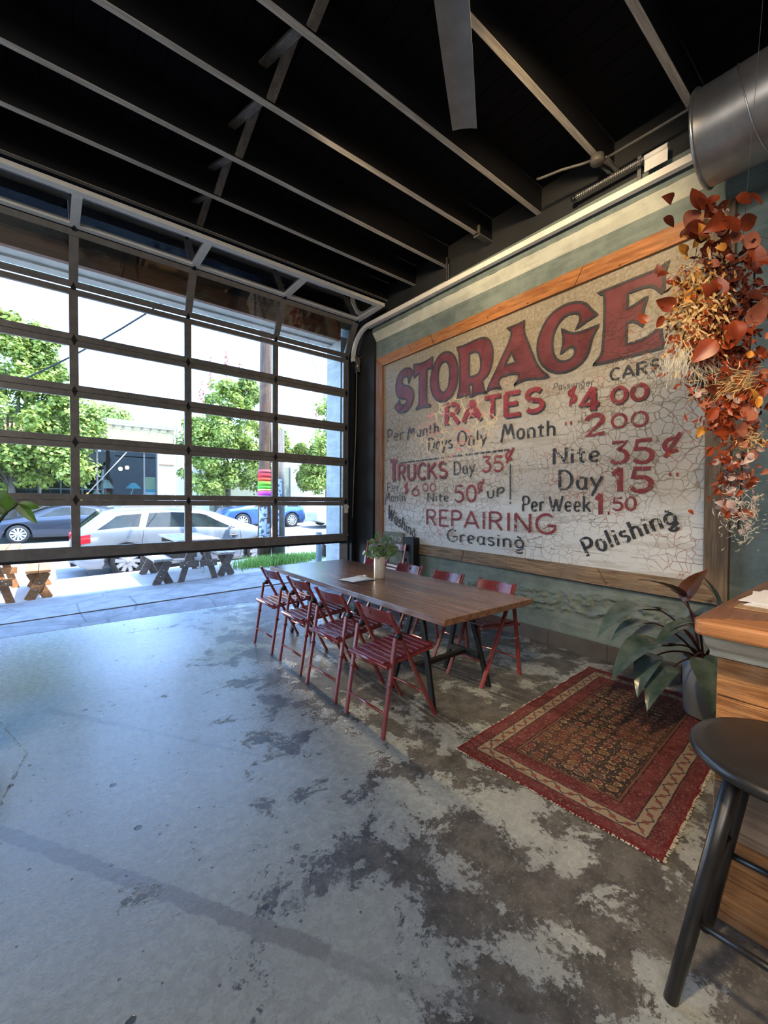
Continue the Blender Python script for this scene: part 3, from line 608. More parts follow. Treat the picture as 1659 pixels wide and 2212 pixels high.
WORDS=[('RATES',(3.873,2.493),(2.463,2.462),(3.877,2.747),(2.468,2.705),'rs',0.26),('Passenger',(2.357,2.649),(1.941,2.616),(2.349,2.718),(1.934,2.685),'k',0.1),('CARS',(1.797,2.629),(1.38,2.623),(1.799,2.732),(1.383,2.733),'k',0.24),('$',(2.199,2.466),(2.1,2.472),(2.203,2.633),(2.104,2.636),'r',0.2),('4',(2.07,2.386),(1.879,2.378),(2.075,2.603),(1.884,2.596),'rs',0.28),('00',(1.784,2.414),(1.467,2.407),(1.787,2.555),(1.47,2.54),'rs',0.28),('2',(2.019,2.132),(1.819,2.144),(2.023,2.329),(1.823,2.339),'r',0.26),('00',(1.778,2.187),(1.457,2.17),(1.781,2.311),(1.46,2.295),'r',0.22),('"',(2.232,2.202),(2.127,2.203),(2.235,2.305),(2.129,2.304),'r',0.2),('Nite',(2.346,1.886),(1.859,1.888),(2.349,2.049),(1.863,2.045),'k',0.2),('35',(1.779,1.861),(1.407,1.85),(1.783,2.055),(1.411,2.049),'r',0.22),('¢',(1.345,1.901),(1.198,1.905),(1.349,2.066),(1.202,2.065),'r',0.24),('Day',(2.279,1.627),(1.832,1.625),(2.283,1.817),(1.836,1.808),'k',0.18),('15',(1.752,1.603),(1.404,1.599),(1.757,1.817),(1.409,1.799),'r',0.24),('"',(1.305,1.661),(1.205,1.658),(1.307,1.754),(1.207,1.75),'r',0.2),('Per',(2.695,1.393),(2.423,1.401),(2.698,1.557),(2.427,1.556),'k',0.18),('Week',(2.371,1.402),(1.939,1.409),(2.374,1.556),(1.943,1.56),'k',0.17),('1.',(1.895,1.384),(1.759,1.388),(1.899,1.578),(1.764,1.577),'r',0.22),('50',(1.744,1.427),(1.539,1.436),(1.746,1.543),(1.542,1.551),'r',0.22),('Per',(5.078,2.39),(4.69,2.392),(5.081,2.574),(4.693,2.567),'k',0.15),('Month',(4.609,2.396),(3.972,2.408),(4.612,2.557),(3.974,2.543),'k',0.2),('Days',(4.177,2.18),(3.729,2.183),(4.18,2.35),(3.732,2.344),'k',0.17),('Only',(3.651,2.194),(3.181,2.188),(3.655,2.382),(3.184,2.353),'k',0.16),('Month',(2.985,2.201),(2.312,2.183),(2.988,2.381),(2.315,2.339),'k',0.18),('T',(5.001,1.785),(4.827,1.801),(5.006,2.102),(4.832,2.09),'rs',0.2),('RUCKS',(4.816,1.8),(3.827,1.806),(4.82,2.028),(3.831,2.012),'rs',0.2),('Day',(3.707,1.837),(3.354,1.845),(3.71,1.998),(3.357,1.998),'k',0.17),('35',(3.256,1.852),(2.946,1.848),(3.259,2.036),(2.949,2.018),'r',0.2),('¢',(2.923,1.947),(2.801,1.955),(2.926,2.084),(2.804,2.089),'r',0.24),('Per',(5.066,1.63),(4.771,1.634),(5.068,1.765),(4.773,1.758),'k',0.17),('Month',(5.109,1.473),(4.634,1.491),(5.111,1.616),(4.636,1.613),'k',0.16),('$',(4.667,1.586),(4.575,1.592),(4.669,1.748),(4.578,1.753),'r',0.2),('6',(4.505,1.565),(4.342,1.565),(4.508,1.718),(4.344,1.714),'r',0.2),('00',(4.286,1.629),(4.017,1.626),(4.288,1.732),(4.019,1.732),'r',0.2),('Nite',(4.183,1.488),(3.78,1.492),(4.185,1.603),(3.783,1.606),'k',0.22),('50',(3.692,1.486),(3.326,1.495),(3.696,1.694),(3.33,1.692),'r',0.18),('¢',(3.314,1.602),(3.21,1.607),(3.317,1.748),(3.212,1.751),'r',0.2),('up',(3.167,1.53),(2.927,1.567),(3.19,1.662),(2.912,1.705),'k',0.2),('REPAIRING',(4.205,1.168),(2.284,1.166),(4.208,1.373),(2.288,1.366),'r',0.17),('Greasing',(3.812,0.976),(2.651,0.978),(3.814,1.127),(2.654,1.13),'k',0.2),('Washing',(5.048,1.225),(4.417,0.953),(5.007,1.425),(4.4,1.099),'k',0.18),('Polishing',(1.969,0.972),(1.213,1.34),(2.046,1.128),(1.263,1.478),'k',0.22)]

RULES=[[(4.774,2.052),(2.864,2.086)],[(2.857,1.917),(2.848,1.47)]]

for ch in 'STORAGE':
    lps = [smooth(l, 1) for l in LET[ch]]; me = curve_mesh(lps, 4.099); me.materials.append(m_pred)
    o = bpy.data.objects.new('painted_letter', me); COL.objects.link(o); o.parent = sg
    b = MB()
    for l in lps: ribbon(b, l, .026, 4.0975, True)
    b.build('letter_outline', m_pout, o, fix=False)
def A_(cx, cy, rx, ry, a0, a1, n=12): return [(cx+rx*math.cos(R(a0+(a1-a0)*i/n)), cy+ry*math.sin(R(a0+(a1-a0)*i/n))) for i in range(n+1)]
G = {  # brush skeletons, cap height 1: (advance, strokes)
 'R': (.72, [[(.08,0),(.08,1)], [(.08,1),(.36,1)]+A_(.36,.76,.24,.24,90,-90)+[(.08,.50)], [(.34,.50),(.64,0)]]),
 'A': (.82, [[(.04,0),(.40,1)], [(.40,1),(.78,0)], [(.16,.30),(.66,.30)]]),
 'T': (.66, [[(.02,1),(.64,1)], [(.33,1),(.33,0)]]),
 'E': (.64, [[(.08,0),(.08,1)], [(.06,1),(.58,1)], [(.08,.52),(.50,.52)], [(.06,0),(.60,0)]]),
 'S': (.62, [A_(.32,.755,.23,.225,28,270,14)+A_(.32,.265,.26,.245,90,-150,14)]),
 'U': (.74, [[(.08,1),(.08,.3)]+A_(.36,.28,.28,.28,180,360,14)+[(.64,1)]]),
 'C': (.72, [A_(.42,.5,.34,.5,48,312,20)]),
 'K': (.72, [[(.08,0),(.08,1)], [(.64,1),(.10,.46)], [(.24,.60),(.68,0)]]),
 'G': (.84, [A_(.44,.5,.38,.5,48,335,22)+[(.80,.42),(.48,.42)]]),
 'P': (.64, [[(.08,0),(.08,1)], [(.08,1),(.32,1)]+A_(.32,.73,.26,.27,90,-90)+[(.08,.46)]]),
 'I': (.26, [[(.13,0),(.13,1)]]),
 'N': (.80, [[(.08,0),(.08,1)], [(.08,1),(.70,0)], [(.70,0),(.70,1)]]),
 'M': (.98, [[(.0,-.12),(.24,1)], [(.24,1),(.48,.35)], [(.48,.35),(.70,1)], [(.70,1),(.92,.0)]]),
 'D': (.78, [[(.08,0),(.08,1)], [(.02,1),(.24,1)]+A_(.26,.5,.42,.5,90,-90,16)+[(.04,0)]]),
 'O': (.84, [A_(.42,.5,.36,.5,90,450,24)]),
 'W': (1.08, [[(.0,1),(.28,0)], [(.28,0),(.52,.8)], [(.52,.8),(.74,0)], [(.74,0),(1.04,1.02)]]),
 '0': (.66, [A_(.33,.5,.27,.5,90,450,22)]), '1': (.42, [[(.02,.72),(.24,1)], [(.24,1),(.24,0)]]),
 '2': (.68, [A_(.32,.72,.26,.27,170,-30,12)+[(.08,.03),(.64,.03)]]),
 '3': (.64, [[(.08,.98),(.56,.98),(.26,.62)]+A_(.29,.31,.28,.31,80,-150,16)]),
 '4': (.76, [[(.50,1),(.02,.28),(.72,.28)], [(.50,1),(.50,0)]]),
 '5': (.66, [[(.58,.98),(.14,.98),(.10,.56)]+A_(.30,.31,.29,.31,110,-150,16)]),
 '6': (.64, [[(.50,1)]+A_(.32,.32,.27,.32,150,510,20)]),
 '$': (.60, [A_(.30,.72,.20,.18,40,270,12)+A_(.30,.33,.22,.20,90,-140,12), [(.44,1.08),(.16,-.06)]]),
 '¢': (.70, [A_(.34,.5,.28,.34,50,310,16), [(.62,1.1),(.08,-.1)]]),
 '"': (.60, [[(.12,1.0),(.10,.72)], [(.16,.80),(.10,.70)], [(.44,1.0),(.42,.72)], [(.48,.80),(.42,.70)]]),
 '.': (.20, [[(.06,.06),(.16,.06)]]),
 'a': (.56, [A_(.26,.32,.20,.31,60,330,14), [(.45,.62),(.45,.08),(.54,.0)]]),
 'e': (.56, [[(.08,.30),(.46,.36)]+A_(.27,.32,.20,.31,15,320,16)]),
 'r': (.42, [[(.08,0),(.08,.62)], A_(.26,.42,.18,.20,160,50,6)]),
 'o': (.60, [A_(.28,.32,.22,.31,90,450,18)]),
 'n': (.58, [[(.08,0),(.08,.62)], [(.08,.40)]+A_(.27,.42,.19,.20,150,0,8)+[(.47,.0)]]),
 't': (.44, [[(.18,.86),(.18,.10),(.34,.0)], [(.0,.62),(.38,.62)]]),
 'h': (.58, [[(.08,0),(.08,1)], [(.08,.40)]+A_(.27,.42,.19,.20,150,0,8)+[(.47,.0)]]),
 'i': (.24, [[(.10,.0),(.10,.60)], [(.10,.78),(.12,.86)]]),
 'l': (.24, [[(.10,.0),(.10,1)]]),
 'y': (.56, [[(.02,.62),(.26,.08)], [(.52,.66),(.26,.08),(.06,-.34)]]),
 's': (.48, [A_(.24,.47,.16,.15,30,270,9)+A_(.23,.17,.18,.16,90,-150,9)]),
 'k': (.58, [[(.08,0),(.08,1)], [(.48,.62),(.10,.28)], [(.20,.38),(.54,0)]]),
 'p': (.60, [[(.08,-.02),(.08,.72)], [(.08,.72)]+A_(.28,.50,.22,.22,90,-90,10)+[(.08,.28)]]),
 'u': (.60, [[(.08,.66),(.08,.24)]+A_(.28,.22,.20,.20,180,360,8)+[(.48,.66)]]),
 'g': (.58, [A_(.27,.34,.22,.28,80,440,16), [(.38,.62),(.30,.80),(.16,.84)], [(.44,.14),(.50,-.02),(.30,-.10),(.14,-.16)]+A_(.28,-.20,.18,.14,170,350,8)]),
}
for (txt, P0, P1, U0, U1, st, wt) in WORDS:
    tot = sum(G[c][0] for c in txt)+.10*(len(txt)-1) if len(txt) > 1 else G[txt][0]
    b = MB(); xx = 0; H0 = math.hypot(U0[0]-P0[0], U0[1]-P0[1]); H1 = math.hypot(U1[0]-P1[0], U1[1]-P1[1])
    mb_sh = MB()
    for ch in txt:
        for s_ in G[ch][1]:
            pts = []
            for (gx_, gy_) in s_:
                u = (xx+gx_)/tot; o_ = lerp(P0, P1, u); uv = lerp((U0[0]-P0[0], U0[1]-P0[1]), (U1[0]-P1[0], U1[1]-P1[1]), u)
                pts.append((o_[0]+uv[0]*gy_, o_[1]+uv[1]*gy_))
            hh = H0+(H1-H0)*(xx/tot)
            ribbon(b, pts, wt*hh, 4.0985, False, .45 if st == 'k' else .25)
            if 's' in st: ribbon(mb_sh, [(p[0]-.035*hh*1.6, p[1]-.06*hh) for p in pts], wt*hh, 4.1, False, .25)
        xx += G[ch][0]+.10
    o = b.build('painted_word', m_pblk if st == 'k' else m_pred2, sg, fix=False)
    if mb_sh.v: mb_sh.build('word_shadow', m_pblk, o, fix=False)
for r_ in RULES:
    b = MB()
    if abs(r_[0][0]-r_[1][0]) > .5:
        for i in range(22): ribbon(b, [lerp(r_[0], r_[1], (i+.08)/22), lerp(r_[0], r_[1], (i+.9)/22)], .02, 4.0985)
    else: ribbon(b, r_, .018, 4.0985)
    b.build('painted_rule', m_pblk, sg, fix=False)
# ------------------------------------------------------------------ folding chairs
def back_board(mb, W, z0, z1, y_curve, xoff, lean, th=.012, hole=.014):
    """curved board across local y with a round hand hole"""
    def P(y, z, s): return (xoff-lean*(z-z0)-y_curve*(1-(2*y/W)**2)+s, y, z)
    hw = .03; zc = (z0+z1)/2+.004
    for s, fl_ in ((0, 1), (th, -1)):
        for ya, yb in ((-W/2, -hw), (hw, W/2)):
            mb.grid([[P(ya+(yb-ya)*i/8, z, s) for i in range(9)] for z in (z0, z1)])
        n = 16; ring = []; sq = []
        for k in range(n):
            t = 2*math.pi*(k+.5)/n; ring.append(P(hole*math.cos(t), zc+hole*math.sin(t), s))
            c_, s_ = math.cos(t), math.sin(t); q = 1/max(abs(c_), abs(s_)); yy = c_*q*hw; zz = s_*q; sq.append(P(yy, zc+(zz*(z1-zc) if zz > 0 else zz*(zc-z0)), s))
        mb.grid([ring, sq], 0, False, True)
    n = 16
    mb.grid([[P(hole*math.cos(2*math.pi*(k+.5)/n), zc+hole*math.sin(2*math.pi*(k+.5)/n), s) for k in range(n)] for s in (0, th)], 0, True, True)
    ys = [-W/2+W*i/16 for i in range(17)]
    for z in (z0, z1): mb.grid([[P(y, z, 0) for y in ys], [P(y, z, th) for y in ys]])
def make_chair(name='folding_chair'):
    t = thing(name, 'x', 'chair')
    lg = None
    for s in (-1, 1):     # back legs that run up to the backrest and forward to the front feet
        b = MB().bar((.058, s*.182, .792), (.487, s*.182, .004), .022, .034, 0, (0, 1, 0), .006)
        o = b.build('front_leg', m_red, t)
        b = MB().bar((.001, s*.207, .003), (.098, s*.207, .622), .022, .034, 0, (0, 1, 0), .006)
        b.build('rear_leg', m_red, t)
        MB().lathe([(0,-.016),(.021,-.016),(.023,-.006),(.023,.006),(.021,.016),(0,.016)], (.128, s*.2, .622), 14, M=Matrix.Rotation(R(90),4,'X')).bar((.10, s*.20, .612), (.155, s*.19, .632), .02, .022).build('pivot', m_blackmetal, t)
        b = MB().bar((.018, s*.160, .437), (.470, s*.160, .476), .018, .036, 0, (0, 1, 0), .005); b.build('seat_rail', m_red, t)
    sl = MB().bar((0, -.172, 0), (0, .172, 0), .036, .013, 0, (0, 0, 1), .004)
    s0 = sl.build('slat', m_red, t); n = 9
    for k in range(n):
        x = .045+k*.0505; z = .461+.039*(x-.02)/.45; r_ = (0, -R(5), 0)
        if k == 0: s0.location = (x, 0, z); s0.rotation_euler = r_
        else: share(s0, t, (x, 0, z), r_)
    MB().tube([(.022, -.2, .15), (.022, .2, .15)], .009, 10).build('rear_rung', m_red, t)
    MB().tube([(.395, -.18, .175), (.395, .18, .175)], .009, 10).build('front_rung', m_red, t)
    MB().tube([(.030, -.215, .445), (.030, .215, .445)], .013, 10).build('seat_bar', m_red, t)
    MB().tube([(.055, -.222, .33), (.055, -.196, .33)], .016, 12).tube([(.055, .196, .33), (.055, .222, .33)], .016, 12).build('peg', m_red, t)
    b = MB(); back_board(b, .352, .698, .783, .040, .112, .44); b.build('backrest', m_red, t)
    return t
c0 = make_chair()
left = [(1.632, 2.243, 0, 'red slatted folding chair at the left side of the long table, nearest the viewer'),
        (1.652, 2.842, .02, 'red slatted folding chair second from the viewer on the left side of the table'),
        (1.680, 3.432, -.01, 'red slatted folding chair third from the viewer on the left side of the table'),
        (1.690, 4.052, .01, 'red slatted folding chair farthest from the viewer on the left side, by the garage door')]
right = [(3.190, 2.300, 3.14, 'red slatted folding chair on the wall side at the near end, seat and legs visible'),
         (3.205, 2.880, 3.13, 'red folding chair on the wall side, second backrest from the near end'),
         (3.215, 3.470, 3.15, 'red folding chair on the wall side, third backrest from the near end'),
         (3.205, 4.060, 3.14, 'red folding chair on the wall side half hidden by the flower vase')]
for i, (x, y, rz, lb) in enumerate(left+right):
    c = c0 if i == 0 else copy_tree(c0); c.location = (x, y, 0); c.rotation_euler = (0, 0, rz)
    tag(c, lb, 'chair', 'red folding chairs around the long table')
# folded chairs leaning in the corner
def folded():
    t = thing('folded_chair', 'x', 'chair')
    for s in (-1, 1):
        MB().bar((0, s*.182, 0), (0, s*.182, .90), .022, .034, 0, (0, 1, 0), .006).build('front_leg', m_red, t)
        MB().bar((.02, s*.207, .02), (.02, s*.207, .66), .022, .034, 0, (0, 1, 0), .006).build('rear_leg', m_red, t)
        MB().tube([(.0, s*.195, .68), (.03, s*.215, .68)], .02, 10).build('pivot', m_blackmetal, t)
    s0 = MB().bar((0, -.172, 0), (0, .172, 0), .013, .036, 0, (0, 0, 1), .004).build('slat', m_red, t); s0.location = (-.014, 0, .22)
    for k in range(1, 8): share(s0, t, (-.014, 0, .22+.05*k))
    MB().tube([(0, -.18, .1), (0, .18, .1)], .009, 8).build('front_rung', m_red, t)
    b = MB(); back_board(b, .352, .80, .885, .02, .02, 0); b.build('backrest', m_red, t)
    return t
f0 = folded(); f0.location = (3.72, 5.02, .0); f0.rotation_euler = (0, R(11), R(8)); tag(f0, 'folded red chair leaning behind the flowers, the one nearer the garage door')
f1 = copy_tree(f0); f1.location = (3.79, 4.62, .0); f1.rotation_euler = (0, R(10), R(-4)); tag(f1, 'folded red chair leaning on the wall below the painted word Washing')
for f in (f0, f1): tag(f, group='folded chairs in the corner')

# ------------------------------------------------------------------ long table on trestles
tb = thing('dining_table', 'long walnut topped table standing on black trestles', 'table', (2.47, 3.19, 0))
MB().box((-.495, -1.345, .695), (.495, 1.345, .74)).build('tabletop', m_tabletop, tb, bevel=.004)
def trestle(y):
    e = thing('trestle', None, None); e.parent = tb; e.location = (0, y, 0)
    for sx_ in (-1, 1):
        for sy in (-1, 1):
            MB().bar((sx_*.315, sy*.235, 0), (sx_*.265, sy*.045, .672), .042, .030, 0, (1, 0, 0), .004).build('leg', m_blackmetal, e)
        MB().bar((sx_*.285, -.16, .235), (sx_*.285, .16, .235), .03, .045).build('side_rail', m_blackmetal, e)
    MB().bar((-.30, 0, .235), (.30, 0, .235), .045, .03).build('cross_bar', m_blackmetal, e)
    MB().bar((-.36, 0, .682), (.36, 0, .682), .09, .025).build('top_bar', m_blackmetal, e)
trestle(-.845); trestle(.93)

# vase with eucalyptus, menus
va = thing('flower_vase', 'white cylindrical vase with eucalyptus and a small lilac flower on the table', 'vase', (2.535, 3.235, .74))
m_cer = plain('ceramic', (.60,.56,.50), .45, var=.05)
MB().lathe([(0,.0),(.050,.0),(.054,.005),(.055,.21),(.051,.212),(.050,.20),(.048,.02),(0,.02)], n=32).build('body', m_cer, va)
m_euc = leafmat('eucalyptus_leaf', (.07,.15,.05), (.16,.28,.11), .35, .5); m_euc2 = leafmat('pale_eucalyptus_leaf', (.16,.24,.20), (.28,.36,.31), .3, .5)
m_lil = leafmat('lilac_petal', (.62,.42,.62), (.74,.58,.76), .4, .5); m_gst = plain('green_stem', (.09,.13,.05), .5)
def oval(mb, c, nrm, r, asp=.85, mi=0, n=10, cup=.15, d=None):
    nrm = Vector(nrm).normalized(); a = Vector(d).normalized() if d is not None else nrm.orthogonal().normalized()
    a = (a-nrm*a.dot(nrm)).normalized(); b_ = nrm.cross(a); c = Vector(c)
    vs = [c-nrm*r*cup]+[c+a*r*math.cos(2*math.pi*k/n)*(1.05 if k == 0 else 1)+b_*r*asp*math.sin(2*math.pi*k/n) for k in range(n)]
    mb.add(vs, [(0, 1+k, 1+(k+1) % n) for k in range(n)], mi, True)
stems = MB(); rv = random.Random(3)
tips = [(-.10,.02,.33),(-.055,.04,.37),(-.02,-.03,.40),(.03,.01,.41),(.08,.0,.38),(.13,-.01,.31),(.16,.02,.27),(-.13,-.02,.25),(.0,-.06,.30),(.05,.06,.33)]
rt_ = Vector((.78, -.62, 0)); bk_ = Vector((.62, .78, 0))
for i, (u_, v_, z_) in enumerate(tips):
    tip = rt_*u_+bk_*v_+Vector((0, 0, z_)); st_ = [Vector((rv.uniform(-.02, .02), rv.uniform(-.02, .02), .10)), rt_*u_*.35+bk_*v_*.3+Vector((0, 0, .23)), tip]
    pts = [st_[0]*(1-t)**2+st_[1]*2*t*(1-t)+st_[2]*t*t for t in [k/8 for k in range(9)]]
    stems.tube(pts, [.003-.0002*k for k in range(9)], 5)
    for k in range(4, 9):
        for s in (-1, 1):
            if rv.random() < .12: continue
            d = (Vector((rv.uniform(-1, 1), rv.uniform(-1, 1), rv.uniform(-.3, .6)))+rt_*s*.8).normalized(); r = rv.uniform(.018, .029)
            mb = MB(); oval(mb, pts[k]+d*r, Vector((rv.uniform(-.8, .8), rv.uniform(-.8, .8), rv.uniform(.0, 1)))-bk_*.7, r, .9)
            mb.build('leaf', m_euc2 if rv.random() < .3 else m_euc, va, fix=False)
stems.build('stem', m_gst, va)
for k in range(9):
    a = k*2.4; d = rt_*math.cos(a)*.6+bk_*math.sin(a)*.35+Vector((0, 0, .5)); c = rt_*.0-bk_*.06+Vector((0, 0, .325))
    mb = MB(); oval(mb, c+d.normalized()*.016, d+Vector((0, 0, .6))-bk_*.4, .017, .6, d=d, n=8); mb.build('petal', m_lil, va, fix=False)
mn = thing('menu_card', 'white and blue menus lying on the long table beside the vase', 'menu', (2.30, 3.27, .741))
MB().box((-.15,-.11,0),(.13,.10,.004)).build('folder', plain('dark_card', (.05,.055,.065), .5), mn)
for k, (a, dx, dy, cc) in enumerate(((.05,.0,.0,(.45,.58,.74)),(-.12,.015,.01,(.72,.70,.52)),(.22,-.02,.015,(.74,.78,.82)))):
    MB().box((-.13+dx,-.095+dy,0),(.12+dx,.085+dy,.0015), 0, Matrix.Translation((0,0,.005+.003*k))@Matrix.Rotation(a,4,'Z')).build('sheet', plain('card', cc, .5, var=.03), mn)
b = MB(); P = []
for i in range(9):
    P.append([(.05+.012*i, .03+.02*j+.006*noise.noise((i, j, 0)), .014+.035*abs(noise.noise((i*.6, j*.7, 3)))) for j in range(4)])
b.grid(P); b.build('napkin', m_paper, mn, fix=False)

# ------------------------------------------------------------------ rug
rg = thing('area_rug', 'worn red oriental rug with a cream zigzag border on the concrete', 'rug', (2.905, 1.205, .004), R(3.6))
b = MB(); NX, NYr = 110, 66; T = []
for j in range(NYr+1):
    row = []
    for i in range(NX+1):
        x = -.955+1.91*i/NX; y = -.535+1.07*j/NYr
        k = max(0, abs(x)-.8)/.15; z = .008+.003*noise.noise((x*5, y*5, 0))+.012*max(0, noise.noise((x*1.5+3, y*1.8, 1)))*k
        row.append((x+.010*noise.noise((0, y*4, 7)), y+.012*noise.noise((x*3, 0, 2))+.008*noise.noise((x*11, j//60, 2)), z))
    T.append(row)
b.grid(T); b.grid([T[0], [(p[0], p[1], 0) for p in T[0]]]); b.grid([T[-1], [(p[0], p[1], 0) for p in T[-1]]])
b.grid([[r[0] for r in T], [(r[0][0], r[0][1], 0) for r in T]]); b.grid([[r[-1] for r in T], [(r[-1][0], r[-1][1], 0) for r in T]])
b.build('pile', m_rug, rg)
b = MB(); rf = random.Random(5)
for i in range(700):
    x0 = -.955+1.91*rf.random(); s = -1 if rf.random() < .7 else 1; L = rf.uniform(.004, .016)*(1 if noise.noise((x0*6, s, 0)) > -.15 else .4)
    y0 = s*.53+.012*noise.noise((x0*3, 0, 2)); b.bar((x0, y0, .006), (x0+rf.uniform(-.008, .008), y0+s*(L+.004), .004), .0028, .003)
for i in range(200):
    y0 = -.53+1.06*rf.random(); s = -1 if rf.random() < .7 else 1; b.bar((s*.95, y0, .006), (s*(.958+rf.uniform(0, .008)), y0+rf.uniform(-.01, .01), .004), .003, .003)
b.build('fringe', m_fringe, rg, kind='stuff')

# ------------------------------------------------------------------ bar, stool, papers
bar = thing('bar_counter', 'bar of rough reclaimed boards with a thick orange wood top', 'bar counter', (1.88, .42, 0))
def L3(x, y, z): return (x-1.88, y-.42, z)
def slabp(name, pts, z0, z1, m, bev=.006):
    return MB().prism([L3(x, y, z0) for x, y in pts], (0, 0, z1-z0)).build(name, m, bar, bevel=bev)
cor = [(1.742,.44),(1.748,.458),(1.765,.468)]
slabp('front_top_board', [(1.742,-1.6)]+cor+[(2.045,.172),(2.045,-1.6)], 1.048, 1.100, m_baredge, .012)
slabp('rear_top_board', [(1.7665,.4685),(3.95,.468),(3.95,.172),(2.0465,.172)], 1.048, 1.100, m_bartop, .003)
slabp('inner_top_board', [(2.047,.170),(3.95,.170),(3.95,-1.6),(2.047,-1.6)], 1.048, 1.100, m_bartop, .003)
b = MB(); P = []
for i in range(60):
    y = .445-.034*i; P.append([L3(1.768+.006*noise.noise((y*9, 1, 0)), y, 1.047-.006*abs(noise.noise((y*12, 0, 0)))), L3(1.79+.01*noise.noise((y*14, 2, 0)), y, 1.02), L3(1.835+.008*noise.noise((y*10, 3, 0)), y, .985), L3(1.862, y, .972), L3(1.862, y, .955), L3(1.89, y, .955)])
b.grid(P); e0 = P[0]; b.add([*e0, L3(1.89, .445, 1.047)], [tuple(range(7))])
b.build('plaster_trim', m_plaster, bar)
slabp('bar_core', [(1.895,.415),(3.95,.415),(3.95,-1.6),(1.895,-1.6)], 0, 1.045, m_darkwall, 0)
z = .004; k = 0; rb = random.Random(11)
for h in (.16,.15,.19,.14,.17,.14):
    z1 = min(z+h, .953); d = rb.uniform(-.004, .004); cut = [.425, rb.uniform(-.9, -.2), -1.6]
    for q in range(2):
        bb = MB(); ya, yb = cut[q+1]+.002, cut[q]-(.002 if q else 0)
        bb.box(L3(1.876+d, ya, z+.002), L3(1.895, yb, z1-.002)); bb.build('board', (m_barboard, m_barboard2)[(1 if k in (2,) else 0)], bar, bevel=.003)
    z = z1; k += 1
z = .004
for h in (.16,.15,.19,.14,.17,.14):
    MB().box(L3(1.8955, .4155, z+.002), L3(3.9, .43, min(z+h, .953)-.002)).build('side_board', m_barboard, bar, bevel=.003); z += h
st = thing('bar_stool', 'black round bar stool standing in front of the wooden bar', 'stool', (1.630, .19, 0))
pr = [(0,.745),(.20,.745),(.229,.752),(.238,.764),(.238,.776),(.230,.786),(.20,.788),(0,.780)]
MB().lathe(pr, n=48).build('seat', m_stool, st)
for sx_, sy in ((-1,1),(1,1),(-1,-1),(1,-1)):
    a = Vector((sx_*.172+.0, sy*.215+.012, .002)); c = Vector((sx_*.10, sy*.105, .75)); MB().tube([a, c], [.0195, .0225], 16).build('leg', m_stool, st)
def on(sx_, sy, z): t = z/.75; return Vector((sx_*(.172-.072*t), sy*(.215-.11*t)+.012*(1-t), z))
for p, q, z in (((-1,1),(-1,-1),.27),((1,1),(1,-1),.27+.06),((-1,1),(1,1),.40),((-1,-1),(1,-1),.40)): MB().tube([on(*p, z), on(*q, z)], .0105, 10).build('rung', m_stool, st)
cb = thing('clipboard', 'clipboard with loose white sheets on the bar top', 'clipboard', (2.24, .30, 1.101))
MB().box((-.19,-.12,0),(.19,.12,.004)).build('backing', m_clip, cb, bevel=.001)
for k in range(4): MB().box((-.15,-.10,0),(.15,.10,.0012), 0, Matrix.Translation((.02+.012*k,-.004+.006*k,.005+.004*k))@Matrix.Rotation((-.06,.05,.16,-.1)[k],4,'Z')@Matrix.Rotation(-.01*k,4,'Y')).build('sheet', m_paper, cb)
MB().box((.14,-.05,.02),(.18,.05,.03)).build('clip', m_galv, cb)

# ------------------------------------------------------------------ leafy plants
def leaf(B, T, wdt, lift=.06, fold=.25, n=14, ribs=0.0, side=None, tipk=1.0, roll=0.0):
    B, T = Vector(B), Vector(T); d = T-B; L = d.length
    sd = Vector(side) if side is not None else d.cross(Vector((0, 0, 1)))
    sd = (sd-d*sd.dot(d)/d.dot(d)).normalized(); nn = sd.cross(d.normalized())
    if nn.z < 0 and side is None: nn = -nn; sd = -sd
    if roll: q = Matrix.Rotation(roll, 3, d.normalized()); sd = q@sd; nn = q@nn
    mid = (B+T)/2+nn*lift*2; mb = MB(); P = []
    for i in range(n+1):
        t = i/n; c = B*(1-t)**2+mid*2*t*(1-t)+T*t*t; wv = wdt*(math.sin(math.pi*min(1, t**.72))**.85)*(1-.15*t)+.0006
        row = []
        for j in range(-4, 5):
            u = j/4; row.append(c+sd*wv*u*.5+nn*(abs(u)*wv*fold*.5+ribs*math.sin(t*44+abs(u)*5)*abs(u)*(1-abs(u)*.4)))
        P.append(row)
    mb.grid(P); return mb
pt = thing('potted_philodendron', 'broad leaved dark green plant in a grey pot at the rug corner beside the bar', 'plant', (3.60, .86, .022))
O = Vector((3.60, .86, .022))
MB().lathe([(0,.0),(.135,.0),(.142,.01),(.158,.40),(.152,.402),(.146,.39),(.13,.36),(0,.36)], n=40).build('pot', m_pot, pt)
MB().lathe([(0,.375),(.08,.372),(.145,.36)], n=24).build('soil', m_soil, pt)
PL = [ # base, tip, width, lift, mat, stem start height
 ((3.533,.995,.833),(3.156,1.173,.969),.15,.03,1),((3.50,.99,.80),(3.663,.898,1.03),.16,.03,1),((3.66,.83,.76),(3.60,.93,1.00),.12,.02,0),
 ((3.335,1.087,.752),(2.789,1.262,.618),.20,.10,0),((3.24,1.096,.678),(2.90,1.22,.585),.12,.05,0),((3.223,.977,.555),(2.590,1.081,.45),.21,.11,0),
 ((3.15,1.033,.493),(2.80,1.02,.31),.15,.08,0),((3.175,.947,.437),(2.80,.965,.25),.16,.07,0),((3.222,.848,.521),(3.02,.70,.265),.15,.08,0),
 ((3.247,.836,.723),(3.087,.96,.668),.10,.04,0),((3.32,.86,.70),(2.98,.99,.60),.13,.05,0),((3.45,.98,.62),(3.1,1.2,.55),.14,.05,0),((3.42,.80,.5),(3.2,.74,.33),.11,.05,0)]
